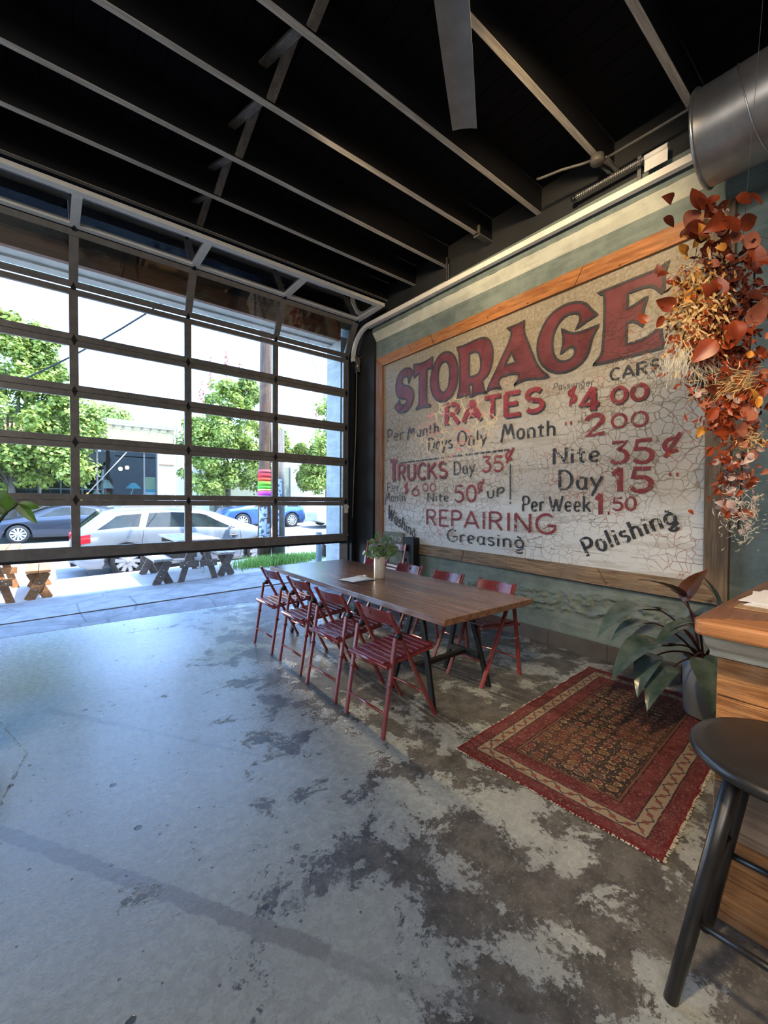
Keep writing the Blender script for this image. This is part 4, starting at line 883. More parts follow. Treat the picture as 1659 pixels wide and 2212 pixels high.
for (B, T_, wd, lf, mi) in PL:
    B = Vector(B)-O; T_ = Vector(T_)-O
    leaf(B, T_, wd, lf, .22, 20, .0022, side=None).build('leaf', m_leafb if mi else m_leafd, pt, fix=False)
    a = Vector((.0+.05*rv.uniform(-1, 1), .05*rv.uniform(-1, 1), .365)); c = (a+B)/2+Vector((0, 0, .10)); 
    MB().tube([a*(1-t)**2+c*2*t*(1-t)+B*t*t for t in [k/10 for k in range(11)]]+[B*.7+T_*.3+Vector((0,0,lf*.6))], [.009-.0004*k for k in range(11)]+[.003], 7).build('stem', m_stem, pt)
mo = thing('monstera_plant', 'green split leaf plant reaching into view at the left edge before the glass door', 'plant', (-.42, 3.36, 0))
O = Vector((-.42, 3.36, 0)); m_mon = leafmat('monstera_leaf', (.045,.12,.014), (.11,.22,.03), .45, .35)
MB().lathe([(0,.0),(.15,.0),(.19,.36),(.18,.37),(.17,.34),(0,.34)], n=32).build('pot', m_pot, mo)
for (B, T_, wd, lf) in (((-.33,3.30,1.50),(-.128,3.165,1.44),.155,.03),((-.33,3.30,1.50),(-.17,3.21,1.395),.09,.01),((-.125,3.16,1.46),(-.028,3.09,1.438),.05,.012),((-.125,3.16,1.46),(-.040,3.098,1.345),.055,.004),((-.13,3.165,1.46),(-.10,3.14,1.385),.035,.004),((-.55,3.40,1.3),(-.75,3.2,1.2),.2,.03),((-.5,3.5,1.45),(-.62,3.75,1.4),.22,.03),((-.6,3.3,1.0),(-.85,3.15,.9),.22,.04),((-.55,3.5,1.05),(-.75,3.75,.95),.22,.04),((-.5,3.25,.8),(-.62,2.98,.72),.2,.04),((-.7,3.4,1.35),(-.98,3.4,1.28),.24,.04),((-.48,3.55,.75),(-.42,3.82,.68),.2,.04),((-.62,3.2,1.45),(-.82,2.98,1.42),.22,.03),((-.66,3.55,.8),(-.9,3.7,.7),.2,.03)):
    B = Vector(B)-O; T_ = Vector(T_)-O; leaf(B, T_, wd, lf, .12, 12, .001, side=(T_-B).cross(Vector((-.1, 3.2, .0))) if (B+O).x > -.4 else None).build('leaf', m_mon, mo, fix=False)
    a = Vector((0, 0, .34)); c = Vector((B.x*.3, B.y*.3, B.z*.9)); MB().tube([a*(1-t)**2+c*2*t*(1-t)+B*t*t for t in [k/8 for k in range(9)]], .007, 6).build('stem', m_gst, mo)

# ------------------------------------------------------------------ hanging dried flower wreath
wr_ = thing('dried_flower_wreath', 'hanging wreath of dried copper leaves, straw grass and pale plumes above the bar', 'dried flowers', (2.62, .45, 2.29))
E1 = Vector((.7815, -.6239, 0)); E2 = Vector((0, 0, 1)); E3 = Vector((-.6239, -.7815, 0)); KP = 1.95/914
def WP(px_, py_, dd=0): return E1*((px_-1690)*KP)+E2*((730-py_)*KP)+E3*dd
m_rust = leafmat('copper_leaf', (.11,.018,.008), (.30,.055,.018), .3, .38); m_rust3 = leafmat('dark_copper_leaf', (.05,.010,.006), (.12,.025,.012), .2, .4); m_rust2 = leafmat('pinkish_copper_leaf', (.26,.08,.05), (.44,.17,.11), .35, .42)
m_straw = leafmat('straw', (.50,.33,.13), (.68,.50,.26), .4, .6); m_plume = leafmat('pale_plume', (.60,.54,.42), (.74,.69,.58), .5, .8); m_mauve = leafmat('mauve_leaf', (.42,.31,.29), (.56,.44,.41), .4, .5)
m_gold = leafmat('golden_leaf', (.55,.22,.03), (.68,.33,.06), .4, .5); m_dbr = plain('dark_seed', (.07,.03,.03), .8)
rw = random.Random(21)
def jit(k): return Vector((rw.uniform(-k, k), rw.uniform(-k, k), rw.uniform(-k, k)))
def copper(px_, py_, L, ang, mt, dd, wd=.72):
    c = WP(px_, py_, dd); d = (E1*math.cos(ang)+E2*math.sin(ang)+E3*rw.uniform(-.4, .5)).normalized()
    n_ = (E3+jit(.55)).normalized(); sd = d.cross(n_).normalized()
    leaf(c-d*L/2, c+d*L/2, L*wd, L*rw.uniform(-.12, .16), rw.uniform(.1, .5), 8, L*.008, side=sd).build('leaf', mt, wr_, fix=False)
for (px_, py_, L, a) in ((1520,455,.10,100),(1475,440,.055,175),(1510,490,.08,240),(1545,475,.08,60),(1500,535,.11,190),(1535,530,.10,210),(1570,530,.09,150),(1590,500,.08,30),(1460,610,.06,200),(1455,675,.075,160),(1425,695,.05,130),(1445,710,.045,240),(1560,640,.09,100),(1520,790,.10,230),(1555,770,.09,255),(1545,795,.08,290),(1570,750,.09,270),(1600,740,.09,280),(1625,780,.10,260),(1640,700,.1,80),(1650,570,.1,100),(1640,540,.09,60),(1650,610,.09,150),(1620,470,.08,160),(1650,480,.09,30),(1640,860,.08,200),(1620,890,.08,170),(1590,945,.07,190),(1615,940,.08,175),(1640,905,.09,60)):
    copper(px_+rw.uniform(-4, 4), py_+rw.uniform(-4, 4), L*1.25, R(a), m_rust2 if rw.random() < .25 else m_rust, rw.uniform(-.03, .10))
for k in range(150):
    t = rw.random(); px_ = 1560+rw.gauss(0, 45)+t*60; py_ = 480+t*420+rw.gauss(0, 25)
    if 1575 < px_ < 1635 and 600 < py_ < 690: continue
    if px_ < 1450: px_ += 80
    copper(px_, py_, rw.uniform(.04, .085), rw.uniform(0, 6.28), (m_rust, m_rust, m_rust2, m_gold, m_rust3)[rw.randrange(5)], rw.uniform(-.10, .08))
for k in range(90): copper(1632+rw.gauss(0, 26), rw.uniform(880, 1130), rw.uniform(.03, .06), rw.uniform(0, 6.28), (m_rust, m_mauve, m_rust2)[rw.randrange(3)], rw.uniform(-.06, .06))
for (px_, py_) in ((1585,880),(1600,868),(1595,892),(1610,882),(1580,892),(1540,865),(1555,858),(1640,1000),(1650,1020),(1632,1040),(1645,1050),(1625,1100),(1640,1130),(1630,1160),(1650,1150),(1655,1090)):
    copper(px_, py_, .035, rw.uniform(0, 6.28), m_mauve, rw.uniform(0, .06), .8)
def strands(name, mt, c, n_, L0, L1, a0, a1, wd, spread, dep=.07):
    b = MB()
    for k in range(n_):
        p = WP(c[0]+rw.gauss(0, spread[0]), c[1]+rw.gauss(0, spread[1]), rw.uniform(-dep, dep)); a = R(rw.uniform(a0, a1)); L = rw.uniform(L0, L1)
        d = (E1*math.cos(a)+E2*math.sin(a)+E3*rw.uniform(-.5, .5)).normalized(); sd = d.cross(E3+jit(.6)).normalized()*wd/2; q = p+d*L*.5+jit(.004); e = p+d*L+jit(.006)
        b.add([p-sd*.4, p+sd*.4, q+sd, q-sd, e], [(0,1,2,3),(3,2,4)])
    return b.build(name, mt, wr_, fix=False, kind='stuff')
strands('straw_grass', m_straw, (1542, 690), 900, .02, .060, 200, 330, .012, (26, 46)); strands('straw_grass', m_gold, (1535, 650), 190, .02, .045, 0, 360, .012, (25, 40))
strands('copper_sprigs', m_rust, (1550, 720), 420, .015, .04, 0, 360, .012, (32, 48)); strands('copper_sprigs', m_rust, (1600, 800), 300, .02, .045, 0, 360, .014, (40, 60))
strands('pale_plume', m_plume, (1500, 790), 420, .03, .06, 235, 285, .003, (11, 18)); strands('pale_plume', m_plume, (1555, 810), 260, .03, .07, 250, 320, .003, (20, 14))
strands('fan_grass', m_straw, (1620, 840), 300, .05, .10, 170, 250, .005, (26, 14)); strands('pale_blossom', m_plume, (1562, 498), 240, .004, .014, 0, 360, .007, (9, 9)); strands('pale_blossom', m_plume, (1500, 600), 160, .004, .012, 0, 360, .006, (7, 7))
strands('tail_grass', m_straw, (1645, 960), 200, .015, .04, 0, 360, .006, (14, 14)); strands('dark_seed_head', m_dbr, (1625, 1040), 300, .01, .022, 0, 360, .003, (11, 9)); strands('tail_grass', m_plume, (1645, 1120), 300, .015, .04, 0, 360, .005, (16, 34))
strands('dark_filler', m_rust3, (1590, 690), 500, .03, .06, 0, 360, .02, (34, 70), .05); strands('copper_filler', m_rust, (1610, 900), 260, .02, .05, 0, 360, .014, (22, 60), .05)
strands('twigs', m_dbr, (1600, 660), 260, .03, .09, 0, 360, .004, (34, 60), .05)
P = [WP(1690+170*math.cos(R(a)), 730+170*math.sin(R(a)), -.02) for a in range(90, 300, 10)]
MB().tube(P, .012, 8).build('twig_ring', plain('twig', (.06,.035,.02), .8), wr_)
MB().tube([WP(1640, 520, -.02), Vector((-.03, .02, 2.21))], .0011, 5).build('hanging_wire', plain('wire', (.14,.14,.13), .5, .5), wr_)
MB().tube([WP(1668, 570, -.02), WP(1650, 1160, -.02)], .004, 6).build('tail_stem', plain('twig', (.06,.035,.02), .8), wr_)

# ------------------------------------------------------------------ duct, conduit, fan
du = thing('round_duct', 'round galvanised duct under the ceiling at the top right', 'duct', (3.66, 1.00, 4.06))
Mx = Matrix.Rotation(R(90), 4, 'X')
m_duct = plain('duct_metal', (.42,.41,.40), .36, .8, sc_=5)
MB().lathe([(.302, 0), (.300, .05), (.300, 2.9)], n=56, M=Mx).build('duct_pipe', m_duct, du)
MB().lathe([(.290, .004), (.290, 2.9)], n=40, M=Mx).build('duct_lining', m_darkwall, du)
MB().lathe([(.288,0),(.312,-.006),(.318,.006),(.308,.016),(.302,.016)], n=56, M=Mx).build('end_flange', m_galv, du)
b = MB(); pts = []
for i in range(420):
    a = i/60*2*math.pi; pts.append((.303*math.cos(a), -.10-i/60*.34, .303*math.sin(a)))
b.tube(pts, .0045, 5); b.build('seam', m_galv, du)
for y in (-.55, -1.9): MB().tube([(.305*math.cos(R(a)), y, .305*math.sin(R(a))) for a in range(0, 181, 10)], .006, 5).tube([(0, y, .30), (0, y, .44)], .006, 6).build('hanger', m_steel, du)
cd = thing('conduit_run', 'thin conduit and round junction box on a ceiling joist beside the duct', 'conduit', (3.77, 1.80, 4.5))
m_con = plain('painted_conduit', (.10,.095,.085), .5)
MB().lathe([(0,-.06),(.052,-.06),(.056,-.052),(.056,-.0),(0,0)], n=20).build('junction_box', m_con, cd)
MB().tube([(.04,-.04,-.03),(.06,-.35,-.02),(.07,-.70,-.015),(.09,-1.4,-.015)], .011, 8).build('conduit', m_con, cd)
MB().tube([(-.03,.04,-.03),(-.06,.12,-.028),(-.12,.26,-.02),(-.17,.44,-.015),(-.18,.47,-.01)], .011, 8).build('conduit', m_con, cd)
MB().tube([(.05,.01,-.03),(.12,-.01,-.04),(.2,-.02,-.02),(.265,-.02,-.015)], .013, 8).build('whip', m_blackmetal, cd)
MB().bar((.05,-.02,-.015),(.275,-.03,-.015),.07,.02).build('blocking', m_joist_face, cd)
bk = thing('joist_bracket', 'small metal bracket box at the wall end of the fourth joist', 'bracket', (3.80, 3.15, 4.5))
MB().box((0,-.035,-.02),(.30,.035,-.001)).box((0,-.04,-.035),(.02,.04,.08)).build('plate', m_con, bk, bevel=.002)
# strap between joist and rail seen near the wall
hs = thing('rail_hanger', 'perforated metal strap holding the right hand door rail', 'bracket', (4.0, 3.785, 4.255))
b = MB()
for k in range(11): b.box((0,-.016,.0+.03*k),(.004,.016,.018+.03*k))
b.box((0,-.016,0),(.004,-.007,.33)).box((0,.007,0),(.004,.016,.33)); b.build('strap', m_galv, hs)
fan = thing('ceiling_fan', 'grey ceiling fan blade reaching down into view at the top', 'fan', (1.00, 1.10, 4.2))
m_blade = plain('fan_blade', (.30,.28,.25), .45, .4, sc_=5)
MB().lathe([(0,-.10),(.10,-.10),(.13,-.06),(.13,.05),(.08,.09),(.03,.10),(.03,.30),(0,.30)], n=28).build('motor', m_con, fan)
a0 = math.atan2(2.112-1.10, 2.40-1.00)
for k in range(3):
    a = a0+k*2*math.pi/3; Mz = Matrix.Rotation(a, 4, 'Z')@Matrix.Rotation(R(7), 4, 'X')
    L = 1.728
    b = MB(); P = []
    for i in range(12):
        x = .20+(L-.20)*i/11; wd = .088+.006*math.sin(i/11*3.1); P.append([Mz@Vector((x, y*wd, .008*(1-y*y))) for y in (-1, -.5, 0, .5, 1)])
    b.grid(P); b.grid([[p-Vector((0, 0, .008)) for p in r] for r in P]); b.grid([[r[0] for r in P], [r[0]-Vector((0, 0, .008)) for r in P]]); b.grid([[r[-1] for r in P], [r[-1]-Vector((0, 0, .008)) for r in P]]); b.grid([P[-1], [p-Vector((0, 0, .008)) for p in P[-1]]])
    bl = b.build('blade', m_blade, fan)
    MB().bar(Mz@Vector((.08, 0, 0)), Mz@Vector((.30, 0, 0)), .05, .012).build('blade_arm', m_con, bl)

# small leaning board behind the folded chairs
sb2 = thing('leaning_board', 'small grey green board with white brush marks leaning behind the folded chairs', 'board', (4.04, 4.86, 0))
MB().box((-.012,-.23,.0),(.012,.23,1.02), 0, Matrix.Rotation(R(1.5),4,'Y')).build('panel', plain('sage_board', (.17,.19,.15), .6), sb2)
b = MB()
for (cy, cz, r_) in ((-.15,.925,.032),(-.06,.93,.022),(.02,.935,.026)): b.tube([(-.0135+.0265*cz, cy+r_*math.cos(R(a)), cz+r_*math.sin(R(a))) for a in range(20, 380, 20)], .006, 5)
b.build('brush_marks', m_paper, sb2)
sp_ = thing('black_speaker_case', 'tall black case standing in the corner behind the folded chairs', 'case', (4.02, 4.40, 0))
MB().box((-.06,-.10,0),(.05,.10,.98)).build('case_body', m_black, sp_, bevel=.006)
# ------------------------------------------------------------------ outside: ground
m_side = ground_mat('sidewalk', (.36,.35,.33), (.46,.45,.43), 0, 2); m_road = ground_mat('road', (.20,.20,.205), (.28,.28,.28), .7, 3)
gr = thing('street_ground', 'sunlit sidewalk and asphalt street outside the raised door', 'street')
def strip(name, y0, y1, m, ny=4, f=gz, x0=-22, x1=40, nx=60, dz=0):
    MB().grid([[(x0+(x1-x0)*i/nx, y0+(y1-y0)*j/ny, f(x0+(x1-x0)*i/nx, y0+(y1-y0)*j/ny)+dz) for i in range(nx+1)] for j in range(ny+1)], 0, False).build(name, m, gr)
strip('sidewalk', 7.99, 9.55, m_side); strip('roadway', 9.75, 21.9, m_road, 12)
b = MB()
b.grid([[(x, 9.55, gz(x, 9)), (x, 9.60, gz(x, 9)), (x, 9.75, gz(x, 9)), (x, 9.755, -.3)] for x in [-22+i for i in range(63)]], 0, False); b.build('curb', m_side, gr)
strip('far_sidewalk', 21.9, 24.6, m_side, 2); strip('side_ground', -6, 7.99, m_side, 2, lambda x, y: gz(x, 8), 4.4, 40)
b = MB(); b.grid([[(x, 21.9, gz(x, 22)), (x, 21.9, -.4)] for x in range(-22, 41)], 0, False); b.build('far_curb', m_side, gr)
MB().box((-40, -30, -.6), (60, 60, -.45)).build('earth', m_road, gr)
MB().grid([[(-22, 6.4, -.08), (-22, 8, -.08)], [(-6.2, 6.4, -.08), (-6.2, 8, -.08)]], 0, False).build('side_ground', m_side, gr)
# own building above the door (keeps the apron in shade)
fa = thing('trim_parapet', None, None, kind='structure')
MB().box((-14, 6.0, 5.05), (4.7, 6.42, 5.35)).build('parapet', m_pier, fa)
MB().box((4.34, 5.0, 0), (16, 6.42, 5.05)).build('unseen_side_wall', m_pier, fa)
MB().box((4.7, -6, 5.13), (16, 6.42, 9.7)).build('unseen_side_wall', m_pier, fa)  # unseen taller block, added to shade the sidewalk on the right
MB().box((-14, -6, 5.05), (16, 6.0, 5.12)).build('roof', m_black, fa)
MB().box((-14, 5.0, 0), (-6.4, 6.42, 5.05)).build('unseen_side_wall', m_pier, fa)

# ------------------------------------------------------------------ cars
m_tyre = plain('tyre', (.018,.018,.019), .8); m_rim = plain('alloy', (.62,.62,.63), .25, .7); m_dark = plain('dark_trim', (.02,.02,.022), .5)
m_cglass = plain('car_glass', (.022,.032,.030), .04, 0, .3, .3, 2); m_lamp_r = plain('tail_lamp_red', (.65,.02,.03), .15, var=.05); m_lamp_w = plain('head_lamp', (.75,.78,.8), .08, .3, var=.03)
m_chrome = plain('chrome', (.75,.75,.76), .1, 1)
def carpaint(name, c, metal=.55, r=.28): return plain(name, c, r, metal, .5, .02, Coat_Weight=.8, Coat_Roughness=.04)
def ip(kp, u):
    if u <= kp[0][0]: return kp[0][1]
    for (a, va), (c, vc) in zip(kp, kp[1:]):
        if u <= c: t = (u-a)/(c-a); return va+(vc-va)*t
    return kp[-1][1]
def make_car(name, label, loc, rz, L, W, paint, top, belt, halfw, wheels, wr_, side_w, wscreen, rscreen, group=None, trim=False):
    t = thing(name, label, 'car', loc, rz, group)
    nS = 56; us = sorted(set([L*i/nS for i in range(nS+1)]+[w_+dx for w_ in wheels for dx in (-wr_*1.16, -wr_*1.0, -wr_*.8, -wr_*.5, 0, wr_*.5, wr_*.8, wr_*1.0, wr_*1.16) if 0 < w_+dx < L]))
    def sec(u):
        wv = ip(halfw, u); zb = ip([(0,.34),(.25,.20),(L-.3,.20),(L,.30)], u); zt = ip(top, u); zbt = min(ip(belt, u), zt-.015); zc = zb
        for w_ in wheels:
            R0 = wr_*1.17; d = abs(u-w_)
            if d < R0: zc = max(zc, wr_+math.sqrt(R0*R0-d*d)*1.0)
        g = min(1, max(0, (zt-zbt)/.42)); rw_ = wv*(.90-.18*g)
        zm = max(zb+.28, zc+.03); zs = max(zbt-.12, zm+.02)
        return [(0, zb+.0), (wv-.14, zb), (wv-.14, zc), (wv-.03, zc), (wv, max(zb+.12, zc+.01)), (wv+.004, zm), (wv-.004, zs), (wv-.045, zbt), (rw_, zt-.05*g-.012), (rw_-.09, zt-.012*g), (0, zt+.015*g)]
    S = [sec(u) for u in us]; b = MB()
    for s in (-1, 1): b.grid([[(u, s*y, z) for y, z in r] for u, r in zip(us, S)])
    for r, u in ((S[0], us[0]), (S[-1], us[-1])): b.add([(u, y, z) for y, z in r]+[(u, -y, z) for y, z in r[::-1]], [tuple(range(2*len(r)))])
    body = b.build('body', paint, t)
    md = body.modifiers.new('w', 'WELD'); md.merge_threshold = .001
    def sp(u, k, s, off=.006):   # point on the glasshouse side: k 0 belt, 1 roof
        r = sec(u); a = r[7]; c = r[8]; y = a[0]+(c[0]-a[0])*k; z = a[1]+(c[1]-a[1])*k; return (u, s*(y+off), z+off*.3)
    for s in (-1, 1):
        for q in side_w:
            b = MB(); n = 8; a, c, d, e = q       # bottom-left, bottom-right, top-right, top-left as (u, k)
            P = [[sp(*(lerp(lerp(a, c, i/n), lerp(e, d, i/n), j/3)), s) for i in range(n+1)] for j in range(4)]
            b.grid(P); b.build('side_window', m_cglass, t, fix=False)
        for w_ in wheels:   # wheels
            wh = thing('wheel', None, None); wh.parent = t; wh.location = (w_, s*(ip(halfw, w_)-.105), wr_); wh.rotation_euler = (0, rnd.uniform(0, 1), 0)
            Mw = Matrix.Rotation(R(90), 4, 'X')
            MB().lathe([(wr_*.70,-.09),(wr_*.95,-.10),(wr_,-.075),(wr_,.075),(wr_*.95,.10),(wr_*.70,.09)], n=36, M=Mw).build('tyre', m_tyre, wh)
            b = MB(); b.lathe([(wr_*.72,-.085),(wr_*.69,-.10),(wr_*.66,-.08),(wr_*.64,.05),(wr_*.10,.05)], n=36, M=Mw if s > 0 else Matrix.Rotation(R(-90), 4, 'X') if False else Mw); 
            o_s = s*.082
            for k in range(10):
                a_ = 2*math.pi*k/10; d_ = Vector((math.cos(a_), 0, math.sin(a_))); q_ = Vector((-math.sin(a_), 0, math.cos(a_)))
                p0 = d_*wr_*.12; p1 = d_*wr_*.69; o0 = Vector((0, o_s*.75, 0)); o1 = Vector((0, o_s*.95, 0))
                b.add([p0+q_*.018+o0, p0-q_*.018+o0, p1-q_*.042+o1, p1+q_*.042+o1, p0*1.0+Vector((0,o_s*.3,0)), p1+Vector((0,o_s*.3,0))], [(0,1,2,3),(0,3,5,4),(1,2,5,4)])
            b.lathe([(0,.085*s),(.035,.085*s),(.045,.06*s)], n=16, M=Matrix.Rotation(R(-90), 4, 'X'))
            b.build('rim', m_rim, wh, fix=False)
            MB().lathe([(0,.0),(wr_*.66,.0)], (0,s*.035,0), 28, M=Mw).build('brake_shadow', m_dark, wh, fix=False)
    def panel(name, ua, ub, m, ks=.86):
        b = MB(); ra, rb_ = sec(ua), sec(ub); P = []
        for j in range(7):
            f = j/6; u = ua+(ub-ua)*f; r = sec(u); yv = (ra[9][0]+.02)*(1-f)+(rb_[9][0]+.02)*f
            z = r[10][1]*0+(ra[10][1]*(1-f)+rb_[10][1]*f)
            P.append([(u, yv*q, max(z, r[10][1])+.012-.02*abs(q)**3) for q in (-ks, -ks*.6, 0, ks*.6, ks)])
        b.grid(P); b.build(name, m, t, fix=False)
    panel('windscreen', *wscreen, m_cglass); panel('rear_window', *rscreen, m_cglass)
    return t, sec
paint_s = carpaint('silver_paint', (.33,.36,.40)); paint_d = carpaint('dark_paint', (.030,.035,.05), .5); paint_b = carpaint('blue_paint', (.04,.10,.26), .5); paint_w = carpaint('light_paint', (.62,.62,.60), .3)
W4 = .93
topw = [(0,.60),(.03,.80),(.10,1.0),(.30,1.17),(.52,1.36),(.9,1.43),(1.8,1.465),(2.5,1.43),(2.85,1.34),(3.85,.985),(4.4,.86),(4.66,.72),(4.80,.56),(4.84,.50)]
beltw = [(0,.56),(.1,.95),(1.0,1.02),(2.6,.98),(3.8,.93),(4.4,.80),(4.84,.46)]
hw = [(0,.70),(.12,.84),(.5,.90),(1.2,.925),(3.6,.92),(4.3,.88),(4.65,.76),(4.84,.58)]
sw = [((.42,.10),(1.18,.10),(1.26,.86),(.78,.80)), ((1.30,.08),(2.10,.08),(2.14,.90),(1.40,.88)), ((2.20,.08),(3.28,.08),(2.62,.86),(2.22,.90))]
car, sec_ = make_car('station_wagon', 'silver station wagon parked at the curb just outside the door', (.386, 10.384+.93, -.18), 0, 4.84, .93, paint_s, topw, beltw, hw, [.965, 3.86], .335, sw, (2.80, 3.80), (.14, .50))
def onside(u, z, off=.004, s=-1):
    r = sec_(u)
    for (y0, z0), (y1, z1) in zip(r[3:], r[4:]):
        if z0 <= z <= z1: return (u, s*(y0+(y1-y0)*((z-z0)/max(1e-6, z1-z0))+off), z)
    return (u, s*(r[5][0]+off), z)
for s in (-1, 1):
    b = MB()
    for pts in ([(1.28,.30),(1.22,.7),(1.26,.98)], [(2.16,.24),(2.17,.6),(2.17,.96)], [(3.36,.24),(3.40,.6),(3.36,.92)], [(1.28,.30),(2.2,.235),(3.36,.235)]):
        for a, c in zip(pts, pts[1:]):
            P0 = [onside(*lerp(a, c, i/10), .003, s) for i in range(11)]; b.grid([P0, [(p[0]+(.008 if abs(a[1]-c[1]) > .1 else 0), p[1], p[2]+(.008 if abs(a[1]-c[1]) <= .1 else 0)) for p in P0]])
    b.build('door_seam', m_dark, car, fix=False)
    for u in (2.02, 3.20):
        p = onside(u, .80, .0, s); MB().tube([(p[0]-.11, p[1], p[2]), (p[0]-.06, p[1]+s*.03, p[2]+.004), (p[0]+.06, p[1]+s*.03, p[2]+.004), (p[0]+.11, p[1], p[2])], .012, 8).build('door_handle', paint_s, car)
        q = MB().lathe([(0,0),(.05,0)], (p[0], p[1]+s*.002, p[2]-.012), 16, M=Matrix.Rotation(R(90),4,'X')); q.build('handle_cup', m_dark, car, fix=False)
    mb = MB(); c = Vector((3.10, s*1.03, 1.02))
    mb.lathe([(0,-.12),(.05,-.10),(.075,-.03),(.08,.03),(.06,.09),(0,.12)], c, 14, M=Matrix.Scale(.8,4,(0,0,1))@Matrix.Rotation(R(90),4,'X')); mb.bar((3.12, s*.88, .98), (3.10, s*.98, .98), .05, .03); mb.build('mirror', m_chrome, car)
    b = MB(); n = 8
    b.grid([[onside(.012+.30*i/n, .70+.17*j/4+(.05*i/n), .006, s) for i in range(n+1)] for j in range(5)]); b.build('tail_lamp', m_lamp_r, car, fix=False)
    b = MB(); b.grid([[onside(4.36+.36*i/n, .58+.13*j/4-(.03*i/n), .006, s) for i in range(n+1)] for j in range(5)]); b.build('head_lamp', m_lamp_w, car, fix=False)
    b = MB()
    for wc in (.965, 3.86): b.tube([(wc+.398*math.cos(R(a)), s*(.92), .335+.398*math.sin(R(a))) for a in range(-8, 189, 10)], .022, 6)
    b.build('arch_trim', m_dark, car)
    MB().tube([(.75, s*.63, 1.46), (1.0, s*.64, 1.49), (2.3, s*.64, 1.49), (2.55, s*.63, 1.46)], .014, 8).build('roof_rail', m_chrome, car)
    b = MB(); P0 = [sp_ for sp_ in [onside(.45+2.85*i/24, .985 if i < 12 else .965, .008, s) for i in range(25)]]; b.tube([(p[0], p[1]*.965, p[2]+.01) for p in P0], .008, 6); b.build('window_chrome', m_chrome, car)
b = MB(); b.box((-.03,-.72,.34),(.10,.72,.52)); b.build('rear_bumper', paint_s, car, bevel=.04); MB().box((-.01,-.5,.24),(.1,.5,.34)).build('bumper_skirt', m_dark, car, bevel=.01)
MB().box((4.76,-.45,.36),(4.85,.45,.64)).build('grille', m_dark, car, bevel=.02)
# cars across the street
tops = [(0,.62),(.05,.85),(.5,1.02),(1.15,1.28),(1.8,1.40),(2.5,1.40),(3.0,1.28),(3.75,.95),(4.4,.82),(4.7,.62),(4.75,.5)]
belts = [(0,.58),(.4,.97),(2.2,.98),(3.7,.90),(4.4,.78),(4.75,.45)]
sws = [((.75,.12),(1.30,.10),(1.34,.86),(1.12,.5)), ((1.36,.08),(2.15,.08),(2.2,.90),(1.48,.84)), ((2.25,.08),(3.25,.08),(2.72,.82),(2.28,.90))]
hws = [(0,.66),(.15,.82),(.5,.88),(3.6,.89),(4.3,.84),(4.75,.55)]
make_car('sedan', 'dark grey sedan parked across the street behind the left glass panes', (3.0, 20.9, -.19), math.pi, 4.75, .9, paint_d, tops, belts, hws, [.95, 3.80], .33, sws, (2.95, 3.72), (.55, 1.1))
topv = [(0,.70),(.06,1.0),(.25,1.25),(.55,1.55),(1.8,1.64),(2.4,1.60),(2.8,1.48),(3.55,1.08),(4.1,.98),(4.35,.75),(4.42,.55)]
beltv = [(0,.64),(.2,1.02),(2.2,1.04),(3.4,1.0),(4.1,.90),(4.42,.5)]
swv = [((.45,.12),(1.10,.10),(1.12,.84),(.62,.8)), ((1.20,.08),(1.95,.08),(2.0,.90),(1.24,.88)), ((2.05,.08),(3.05,.08),(2.5,.82),(2.08,.90))]
hwv = [(0,.70),(.15,.84),(.5,.90),(3.4,.90),(4.1,.84),(4.42,.56)]
make_car('blue_car', 'blue compact car parked across the street behind the utility pole', (10.85, 21.05, .05), math.pi, 4.42, .9, paint_b, [(a, z-.22 if z > 1.1 else z) for a, z in topv], beltv, hwv, [.86, 3.45], .36, swv, (2.75, 3.5), (.2, .5))
make_car('light_car', 'pale car with its nose showing beside the concrete pier, across the street', (14.9, 19.0, .13), math.pi, 4.42, .9, paint_w, topv, beltv, hwv, [.86, 3.45], .36, swv, (2.75, 3.5), (.2, .5))
make_car('parked_hatchback', 'dark car parked far across the street between the pole and the pier', (17.4, 21.25, .2), math.pi, 4.42, .9, paint_d, topv, beltv, hwv, [.86, 3.45], .36, swv, (2.75, 3.5), (.2, .5))

# ------------------------------------------------------------------ picnic tables and benches
m_pw = wood('weathered_picnic_wood', (.15,.12,.10), (.26,.21,.17), 1, .8, 1, .4, True); m_pw2 = wood('orange_picnic_wood', (.30,.13,.05), (.46,.24,.10), 1, .7, 1, .4, True)
m_ptop = wood('sunlit_picnic_boards', (.36,.33,.29), (.50,.46,.41), 1, .8, 1, .4, False)  # paler copy of the picnic wood: sun on the tops put into the colour
def bench(name, label, x, y0, z0, L, mat, mt, bolt=True):
    t = thing(name, label, 'bench', (x, y0, z0))
    for k, dx in enumerate((-.075, .075)): MB().box((dx-.07, 0, .405), (dx+.07, L, .445)).build('plank', mt, t, bevel=.004)
    for yy in (.08, L-.14):
        MB().bar((-.115, yy, 0), (.09, yy, .405), .04, .125, 0, (1, 0, 0)).build('leg', mat, t, bevel=.003)
        MB().bar((.115, yy+.042, 0), (-.09, yy+.042, .405), .04, .125, 0, (1, 0, 0)).build('leg', mat, t, bevel=.003)
        if yy < .2:
            b = MB()
            for q in (.15, .25): b.lathe([(0,.012),(.008,.008),(.010,0)], (-.115+.205*q/.405, yy-.02, q), 8, M=Matrix.Rotation(R(90),4,'X'))
            b.build('bolt', m_galv, t)
    MB().box((-.02, .14, .33), (.02, L-.14, .40)).build('beam', mat, t)
    return t
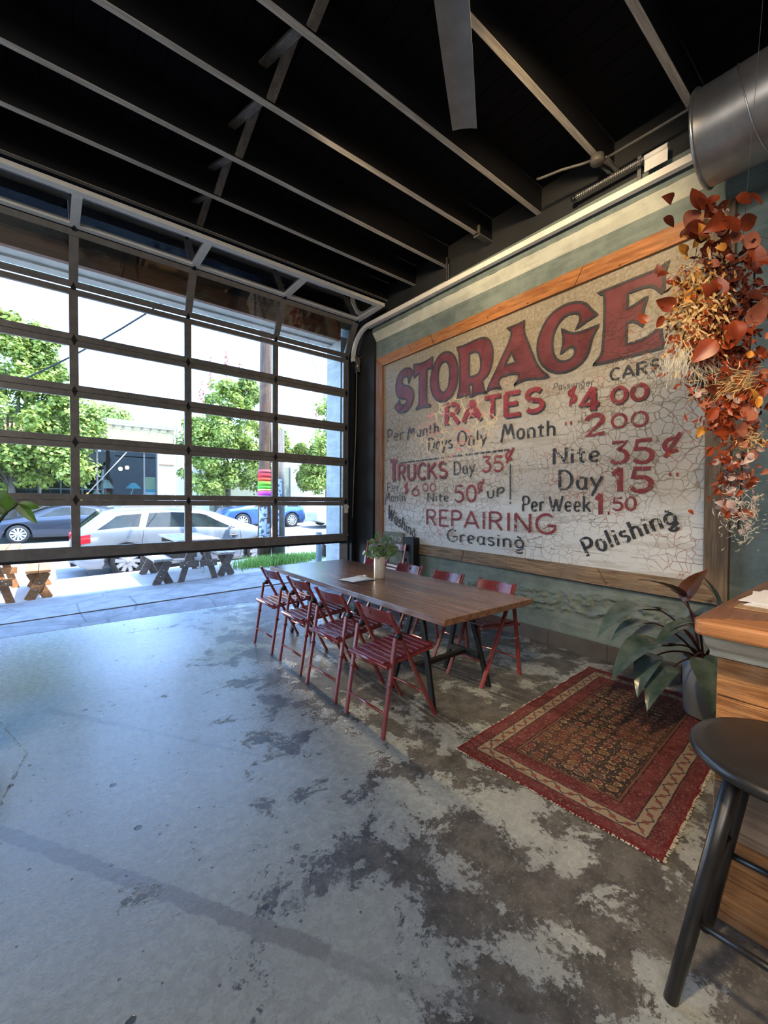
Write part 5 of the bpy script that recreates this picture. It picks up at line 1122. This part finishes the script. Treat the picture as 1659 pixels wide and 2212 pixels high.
def ptable(name, label, x, y0, z0, L, mat, mt):
    t = thing(name, label, 'picnic table', (x, y0, z0))
    for k in range(5): MB().box((-.36+.146*k, 0, .705), (-.36+.146*k+.138, L, .743)).build('plank', mt, t, bevel=.004)
    for yy in (.12, L-.16):
        for s in (-1, 1): MB().bar((s*.29, yy, 0), (s*.085, yy, .70), .038, .10, 0, (1, 0, 0)).build('leg', mat, t, bevel=.003)
        MB().box((-.31, yy-.055, .26), (.31, yy-.018, .37)).build('cross_board', mat, t, bevel=.003)
        MB().box((-.34, yy-.055, .61), (.34, yy-.018, .70)).build('top_brace', mat, t, bevel=.003)
    b = MB()
    for bx in (-.24, -.20, .20, .24): b.lathe([(0,.014),(.009,.009),(.011,0)], (bx, .062, .30 if abs(bx) > .22 else .34), 8, M=Matrix.Rotation(R(90),4,'X'))
    b.build('bolt', m_galv, t)
    MB().tube([(0,.06,.37),(0,.03,.30),(-.01,.015,.26),(.02,.015,.235),(.04,.02,.26)], .008, 6).tube([(0,.03,.30),(.0,.015,.26),(-.03,.015,.235),(-.045,.02,.26)], .008, 6).build('coat_hook', m_galv, t)
    return t
ptable('picnic_table', 'weathered grey picnic table on the sidewalk in front of the silver wagon', 2.10, 7.78, .035, 1.6, m_pw, m_ptop)
bench('picnic_bench', 'weathered bench left of the grey picnic table, beside the rear wheel of the wagon', 1.54, 7.86, .02, 1.5, m_pw, m_ptop)
bench('picnic_bench', 'weathered bench right of the grey picnic table', 2.62, 7.92, .06, 1.5, m_pw, m_ptop)
ptable('picnic_table', 'sunlit orange brown picnic table cut off by the left edge below the raised door', -.70, 7.96, -.045, 1.6, m_pw2, m_pw2)
bench('picnic_bench', 'sunlit orange brown bench at the left edge below the raised door', -.10, 8.02, -.03, 1.35, m_pw2, m_pw2)

# ------------------------------------------------------------------ poles, bollard, wires, grass
m_pole = wood('pole_timber', (.10,.055,.035), (.20,.12,.08), 2, .8, 1, .5, True); m_pole2 = wood('pole_grey', (.12,.11,.10), (.22,.20,.18), 2, .85, 1, .5)
pb = Vector((3.83, 9.12, .05))
po = thing('utility_pole', 'brown timber utility pole wrapped in knitted rainbow bands and posters', 'pole', tuple(pb))
def poleat(z): return Vector((.05*z/5-.0, .03*z/5, z))
MB().tube([poleat(z) for z in (-.1, 1, 2.5, 4.5, 7, 9)], [.150, .142, .135, .128, .12, .11], 20).build('shaft', m_pole, po)
def band(z0, z1, c, nm='knitted_band'):
    MB().tube([poleat(z) for z in (z0, z1)], .150, 20).build(nm, plain(nm, c, .9, var=.1, sc_=30, bump=.6, bs=90), po)
for (z0, z1, c) in ((2.02,2.10,(.55,.10,.12)),(1.92,2.02,(.75,.03,.05)),(1.84,1.92,(.80,.08,.04)),(1.74,1.84,(.22,.60,.05)),(1.67,1.74,(.10,.55,.05)),(1.62,1.67,(.85,.55,.20)),(1.52,1.62,(.85,.10,.60)),(1.44,1.52,(.80,.55,.72)),(1.36,1.44,(.85,.16,.10))): band(z0, z1, c)
band(1.30, 1.36, (.25,.40,.75), 'blue_band')
m_poster = N('poster_sheet'); _v = m_poster.coord(); m_poster = m_poster.set(m_poster.mix(m_poster.step(m_poster.noise(_v, 14, 2), .56, .58), (.62,.70,.82), (.10,.12,.22)), .6)
for (a0_, z0, z1) in ((200,.60,1.26),(232,.62,1.0),(235,1.02,1.28),(262,.56,.9)):
    b = MB(); b.grid([[poleat(z)+Vector((.153*math.cos(R(a)), .153*math.sin(R(a)), 0)) for a in range(a0_, a0_+37, 6)] for z in (z0, z1)]); b.build('poster', m_poster, po, fix=False)
p2 = thing('pole_stub', 'shorter grey timber post with flyers standing against the utility pole', 'pole', (4.13, 9.02, .05))
MB().tube([(0,0,-.1),(0,0,1.5),(.0,0,3.0)], [.15,.135,.125], 18).build('shaft', m_pole2, p2)
for (a0_, z0, z1) in ((190,1.25,1.75),(240,1.3,1.9),(215,.5,1.2)):
    b = MB(); b.grid([[Vector((.146*math.cos(R(a)), .146*math.sin(R(a)), z)) for a in range(a0_, a0_+37, 6)] for z in (z0, z1)]); b.build('poster', m_poster, p2, fix=False)
bo = thing('bollard', 'grey green steel bollard standing beside the concrete pier', 'bollard', (4.34, 7.55, .09))
MB().lathe([(.062,0),(.062,.70),(0,.70)], n=20).build('post', plain('bollard_paint', (.16,.20,.20), .6, bump=.3), bo); MB().lathe([(.066,.64),(.066,.735),(.05,.745),(0,.745)], n=20).build('cap', m_steel, bo)
MB().lathe([(0,-.02),(.14,-.02),(.14,.02),(0,.02)], (.15,.05,.36), 20, M=Matrix.Rotation(R(80),4,'Y')).build('round_plate', plain('rust', (.10,.05,.03), .7), bo)
WL = iter(['thick overhead wire slanting from the pole top to the left', 'long overhead wire running left from the pole above the street', 'thin wire sloping right from the pole over the street', 'short thin wire near the top of the concrete pier', 'thin wire dropping from the pole towards the door'])
def wire(p, q, sag, r):
    tag(MB().tube([Vector(p).lerp(Vector(q), t)-Vector((0, 0, sag*4*t*(1-t))) for t in [k/14 for k in range(15)]], r, 5).build('overhead_wire', m_black), next(WL), 'wire', 'overhead wires')
wire((3.9,9.2,7.6),(-2,14,3.4),.5,.02); wire((3.9,9.2,8.4),(-6,7.0,5.4),.3,.014); wire((4.0,9.2,8.0),(14,23,6.9),.3,.012); wire((13,23.8,5.8),(30,22,5.2),.3,.012); wire((3.9,9.15,7.9),(2.4,6.5,5.2),.15,.02)
m_grass = leafmat('grass_blade', (.10,.22,.03), (.24,.38,.08), .4, .6); rg_ = random.Random(9)
def grass(name, label, cx, cy, rx, ry, n, h):
    b = MB()
    for k in range(n):
        x = cx+rg_.gauss(0, rx*.5); y = cy+rg_.gauss(0, ry*.5); z = gz(x, min(y, 9)); a = rg_.uniform(0, 6.28); hh = h*rg_.uniform(.4, 1.15); d = Vector((math.cos(a), math.sin(a), 0)); q = Vector((-d.y, d.x, 0))*.006
        p = Vector((x, y, z)); m_ = p+d*hh*.15+Vector((0, 0, hh*.6)); e = p+d*hh*.45+Vector((0, 0, hh)); b.add([p-q, p+q, m_+q, m_-q, e], [(0,1,2,3),(3,2,4)])
    o = b.build(name, m_grass, fix=False); tag(o, label, 'grass', kind='stuff')
grass('grass_tuft', 'bright green grass clump at the foot of the utility pole', 3.85, 8.62, .75, .35, 2600, .20)
grass('grass_tuft', 'low grass along the curb between the pole and the bollard', 4.75, 8.9, 1.0, .35, 1500, .13)

# ------------------------------------------------------------------ trees
m_tl = leafmat('maple_leaf', (.10,.17,.03), (.34,.40,.09), .5, .5); m_tr = leafmat('red_shoot_leaf', (.30,.05,.05), (.42,.14,.10), .45, .5); m_bark = plain('bark', (.09,.07,.055), .85, sc_=9, bump=.6)
def tree(label, base, h0, blobs, n, seed, shoots=(), lf=.17):
    r_ = random.Random(seed); t = thing('street_tree', label, 'tree', base); B = Vector(base)
    MB().tube([(0,0,-.1),(.05,.02,h0*.6),(0,.0,h0+.8)], [.16,.13,.09], 12).build('trunk', m_bark, t)
    b = MB(); bb = MB(); cl = []
    for (cx, cy, cz, rx, ry, rz_) in blobs:
        bb.tube([(0,0,h0), (cx*.5-B.x*.5, cy*.5-B.y*.5, (cz-B.z)*.5+h0*.5), (cx-B.x, cy-B.y, cz-B.z)], [.06,.04,.02], 6)
        for k in range(26): 
            v = Vector((r_.gauss(0,1), r_.gauss(0,1), r_.gauss(0,1))).normalized()*(r_.uniform(.45, 1)); cl.append((Vector((cx+v.x*rx, cy+v.y*ry, cz+v.z*rz_))-B, r_.uniform(.28, .55)*min(rx, rz_)*.8))
    bb.build('branch', m_bark, t)
    for k in range(n):
        c, rr = cl[r_.randrange(len(cl))]; v = Vector((r_.gauss(0,1), r_.gauss(0,1), r_.gauss(0,.75))).normalized()*rr*r_.uniform(.55, 1.05); p = c+v
        nn = (v.normalized()+Vector((r_.uniform(-.6,.6), r_.uniform(-.6,.6), r_.uniform(.2,1.2)))).normalized(); a = nn.orthogonal().normalized(); a = (Matrix.Rotation(r_.uniform(0, 6.28), 3, nn)@a); q = nn.cross(a); s_ = lf*r_.uniform(.6, 1.2)
        b.add([p-a*s_*.5, p+q*s_*.42-a*s_*.05, p+a*s_*.55-nn*s_*.12, p-q*s_*.42-a*s_*.05], [(0,1,2,3)])
    b.build('foliage', m_tl, t, fix=False, kind='stuff')
    if shoots:
        b = MB(); st_ = MB()
        for (x, y, z, L) in shoots:
            st_.tube([(x-B.x, y-B.y, z-B.z), (x-B.x+r_.uniform(-.2,.2), y-B.y, z-B.z+L)], .012, 5)
            for k in range(int(60*L)):
                zz = L*r_.random(); p = Vector((x+r_.gauss(0,.09)*(1.3-zz/L), y+r_.gauss(0,.09), z+zz))-B; nn = Vector((r_.gauss(0,1), r_.gauss(0,1), r_.gauss(0,1))).normalized(); a = nn.orthogonal().normalized(); q = nn.cross(a); s_ = lf*r_.uniform(.4, .8)
                b.add([p-a*s_*.5, p+q*s_*.4, p+a*s_*.5, p-q*s_*.4], [(0,1,2,3)])
        st_.build('shoot', m_bark, t); b.build('red_tips', m_tr, t, fix=False, kind='stuff')
tree('big green street tree behind the left glass panes', (-1.1, 21.6+.9, -.1), 2.0, [(-1.6,22.2,3.0,1.7,1.3,1.5),(.3,22.2,3.0,1.7,1.2,1.5),(-1.0,22.2,4.8,1.9,1.4,1.4),(.7,22.2,4.6,1.4,1.1,1.2),(-1.2,22.2,6.6,1.6,1.2,1.3),(.1,22.2,6.2,1.2,1.1,1.1),(-3.2,22.3,4.5,1.5,1.3,2.2),(-.6,22.2,7.6,1.1,1,1.0),(-1.9,22.2,8.2,1.0,.8,.9)], 34000, 1, [(-1.9,22.2,8.0,1.2),(-1.3,22.2,7.9,1.0),(-.6,22.2,7.0,1.1),(.1,22.2,6.6,.9),(-2.3,22.2,7.8,1.3)])
tree('green street tree in the middle, between the white wall and the utility pole', (7.4, 22.4, .1), 2.0, [(6.4,22.2,3.0,1.4,1.1,1.3),(8.5,22.2,3.1,1.6,1.1,1.4),(7.0,22.2,4.8,1.7,1.3,1.4),(8.8,22.2,4.9,1.3,1.1,1.3),(7.4,22.2,6.4,1.5,1.2,1.1),(6.2,22.2,4.2,1.2,1,1.2),(8.3,22.2,7.2,1.0,.8,.8),(10.2,22.8,4.6,.9,.8,1.2)], 30000, 2, [(6.5,22.2,7.0,1.6),(7.3,22.2,7.3,1.7),(8.0,22.2,7.4,1.2),(9.1,22.2,6.6,1.7),(6.1,22.2,6.0,1.4),(8.7,22.2,6.7,.9)])
tree('green street tree at the right, partly behind the concrete pier', (13.4, 22.4, .25), 2.0, [(13.0,22.2,3.0,1.5,1.1,1.3),(13.6,22.2,4.8,1.7,1.2,1.4),(11.9,22.2,4.2,1.0,.9,.7),(14,22.2,6.6,1.4,1,1.3),(12.2,22.2,3.1,.9,.8,.9)], 16000, 3, [(12.6,22.2,6.0,1.0)])

# ------------------------------------------------------------------ buildings across the street
m_brick = brick_mat('tan_brick', (.44,.29,.12), (.54,.39,.19), (.50,.45,.34)); m_brick2 = brick_mat('pale_brick', (.70,.62,.54), (.76,.68,.60), (.74,.72,.68))
m_white = plain('white_stucco', (.82,.82,.80), .8, var=.03); m_shopd = plain('shop_interior', (.07,.07,.075), .8); m_wfr = plain('window_frame_dark', (.10,.10,.11), .5)
m_sglass = glassy('shop_glass', (.85,.9,.9), .9, .0, .03)
bb_ = thing('brick_shop', 'tan brick shop with a wide display window across the street', 'building', (0, 24.6, 0))
MB().box((-9,0,3.95),(5.35,.35,5.20)).build('upper_wall', m_brick, bb_)
MB().box((4.55,-.02,-.1),(5.35,.35,3.95)).build('brick_pier', m_brick2, bb_); MB().box((-9,0,-.1),(-7.5,.35,3.95)).build('brick_pier', m_brick2, bb_)
MB().box((-7.5,.0,-.1),(4.55,.3,1.05)).build('stall_riser', m_wfr, bb_)
MB().box((-9.1,-.12,5.20),(5.45,.4,5.34)).box((-9.1,-.05,5.08),(5.45,0,5.20)).build('cornice', m_white, bb_)
b = MB()
for k in range(36): b.box((-9+.4*k,-.09,5.0),(-8.93+.4*k,.0,5.08))
b.build('dentils', m_wfr, bb_); MB().box((4.6,-.04,3.18),(5.3,.0,3.26)).build('pier_band', m_frame_g, bb_)
b = MB()
for x in (-7.45,-3.5,-.2,1.95,3.95,4.52): b.box((x-.035,.08,1.05),(x+.035,.16,3.95))
b.box((-7.5,.08,3.85),(4.55,.16,3.95)); b.box((-7.5,.08,1.0),(4.55,.16,1.08)); b.build('window_frame', m_wfr, bb_)
for a, c in ((-7.45,-3.5),(-3.5,-.2),(-.2,1.95),(1.95,3.95),(3.95,4.52)): MB().box((a+.03,.11,1.08),(c-.03,.12,3.85)).build('window_pane', m_sglass, bb_)
b = MB().box((-9,6.0,-.1),(5.3,6.2,5)).box((-9,.35,5.0),(5.3,6.2,5.1)).box((-9,.3,-.1),(5.3,6.2,-.05)).box((5.25,.35,-.1),(5.35,6.2,5)).box((-9.1,.35,-.1),(-9,6.2,5)); b.build('interior_shell', m_shopd, bb_)
sh = thing('shop_shelving', 'grey metal shelving seen through the display window across the street', 'shelf', (.6, 27.2, 0))
b = MB()
for x in (-.9, 0, .9, 1.8): b.box((x-.03,0,0),(x+.03,.05,3.0)).box((x-.03,.5,0),(x+.03,.55,3.0))
for z in (.5, 1.2, 1.9, 2.6): b.box((-.9,0,z),(1.8,.55,z+.05))
b.build('rack', m_galv, sh)
def lampshade(px_, z, label, wire=1.2):
    t = thing('pendant_lamp', label, 'lamp', (px_, 25.9, z), group='pendant lamps in the shop window')
    mg = N('lit_globe'); mg.set((1,.8,.5), .5, Emission_Color=(1,.62,.28,1), Emission_Strength=6.0)
    MB().lathe([(0,-.10),(.07,-.08),(.10,0),(.07,.08),(0,.10)], n=16).build('globe', mg.m, t); MB().tube([(0,0,.1),(0,0,wire)], .008, 5).build('cord', m_black, t)
lampshade(3.05, 3.0, 'left glowing globe pendant in the shop window'); lampshade(3.35, 3.08, 'right glowing globe pendant in the shop window')
def shopthing(name, label, cat, loc, parts):
    t = thing(name, label, cat, loc)
    for nm, mb, c in parts: mb.build(nm, plain(nm+'_'+name, c, .6, var=.06), t)
shopthing('sun_hat', 'teal lamp shade shaped display piece in the shop window', 'display', (3.55, 25.3, 1.55), [('shade', MB().lathe([(.36,.42),(.30,.50),(.12,.70),(0,.72)], n=20), (.04,.38,.48)), ('stand', MB().tube([(-.3,0,-.45),(0,0,.45)], .03, 6), (.6,.6,.55))])
shopthing('glass_shade', 'pale green lamp shade on a stand in the shop window', 'lamp', (2.35, 25.3, 1.1), [('shade', MB().lathe([(.34,.85),(.28,1.0),(.14,1.25),(0,1.3)], n=20), (.30,.40,.34)), ('stand', MB().tube([(0,0,0),(0,0,.9)], .03, 6), (.3,.3,.3))])
shopthing('mint_shade', 'small mint lamp shade low in the shop window', 'lamp', (1.95, 25.2, 1.1), [('shade', MB().lathe([(.26,.45),(.2,.55),(.08,.72),(0,.74)], n=18), (.45,.62,.56)), ('stand', MB().tube([(0,0,0),(0,0,.5)], .03, 6), (.3,.3,.3))])
shopthing('orange_vase', 'orange vase in the shop window', 'vase', (2.35, 25.0, 1.1), [('vase_body', MB().lathe([(0,0),(.16,.02),(.20,.2),(.10,.42),(.06,.5)], n=18), (.85,.35,.02))])
shopthing('red_cushion', 'red cushion low in the shop window', 'cushion', (1.3, 25.6, 1.1), [('cushion', MB().lathe([(0,0),(.45,.03),(.5,.12),(.4,.24),(0,.28)], n=18), (.5,.04,.07))])
shopthing('panel_board', 'white and green panel behind the right end of the shop window', 'board', (4.28, 25.3, 1.1), [('panel', MB().box((-.28,0,0),(.3,.04,.7)), (.75,.78,.78)), ('stripe', MB().box((-.28,-.01,.7),(.3,.04,.85)), (.05,.38,.48)), ('top_panel', MB().box((-.28,0,.85),(.3,.04,1.5)), (.42,.50,.20))])
pl_ = thing('leaning_pole', 'long pole with a yellow lower end leaning in front of the shop window', 'pole', (0, 24.35, 0))
MB().tube([(1.55,0,1.7),(3.15,.15,3.75)], .025, 6).build('shaft', m_galv, pl_); MB().tube([(.3,-.15,.1),(1.55,0,1.7)], .032, 6).build('yellow_sleeve', plain('yellow', (.75,.45,.02), .5), pl_)
wb = thing('white_building', 'overexposed white building right of the brick shop', 'building', (5.47, 24.4, 0))
MB().box((.0,0,-.1),(1.6,.4,6.5)).build('wall', m_white, wb)
MB().box((1.62,.3,-.1),(6.6,.6,3.5)).build('wall', plain('sage_wall', (.30,.33,.27), .8), wb)
b = MB()
for x in (2.0, 2.5, 4.6): b.box((x,.24,.4),(x+.38,.3,2.2))
b.build('door_panels', m_wfr, wb)
cb_ = thing('corner_building', 'pale corner building behind the right hand trees', 'building', (12.1, 24.6, 0))
MB().box((.0,0,-.1),(2.6,.4,5.4)).build('wall', m_white, cb_); MB().box((2.6,.6,-.1),(12,.9,4.0)).build('wall', plain('grey_wall', (.45,.44,.41), .8), cb_)
MB().box((-1.9,.8,0),(-.1,1.0,2.9)).build('dark_bay', plain('bay', (.16,.15,.13), .8), cb_); MB().box((-.75,.7,.3),(-.35,.8,2.4)).build('green_door', plain('mint_door', (.30,.52,.32), .6), cb_)
b = MB()
for x in (3.0, 4.4, 6.2): b.box((x,.52,1.0),(x+1.0,.6,2.6))
b.build('window', m_wfr, cb_)
far = thing('distant_tree', 'small tree showing above the brick shop roof', 'tree', (3.4, 34, 0)); rq = random.Random(4)
b = MB()
for k in range(2600):
    v = Vector((rq.gauss(0,1), rq.gauss(0,1), rq.gauss(0,1))).normalized()*rq.uniform(.5, 1); p = Vector((v.x*1.6, v.y*1.4, 6.6+v.z*1.3)); nn = v; a = nn.orthogonal().normalized(); q = nn.cross(a); b.add([p-a*.12, p+q*.12, p+a*.12, p-q*.12], [(0,1,2,3)])
b.build('foliage', m_tl, far, fix=False, kind='stuff'); MB().tube([(0,0,0),(0,0,6.4)], [.2,.1], 8).build('trunk', m_bark, far)
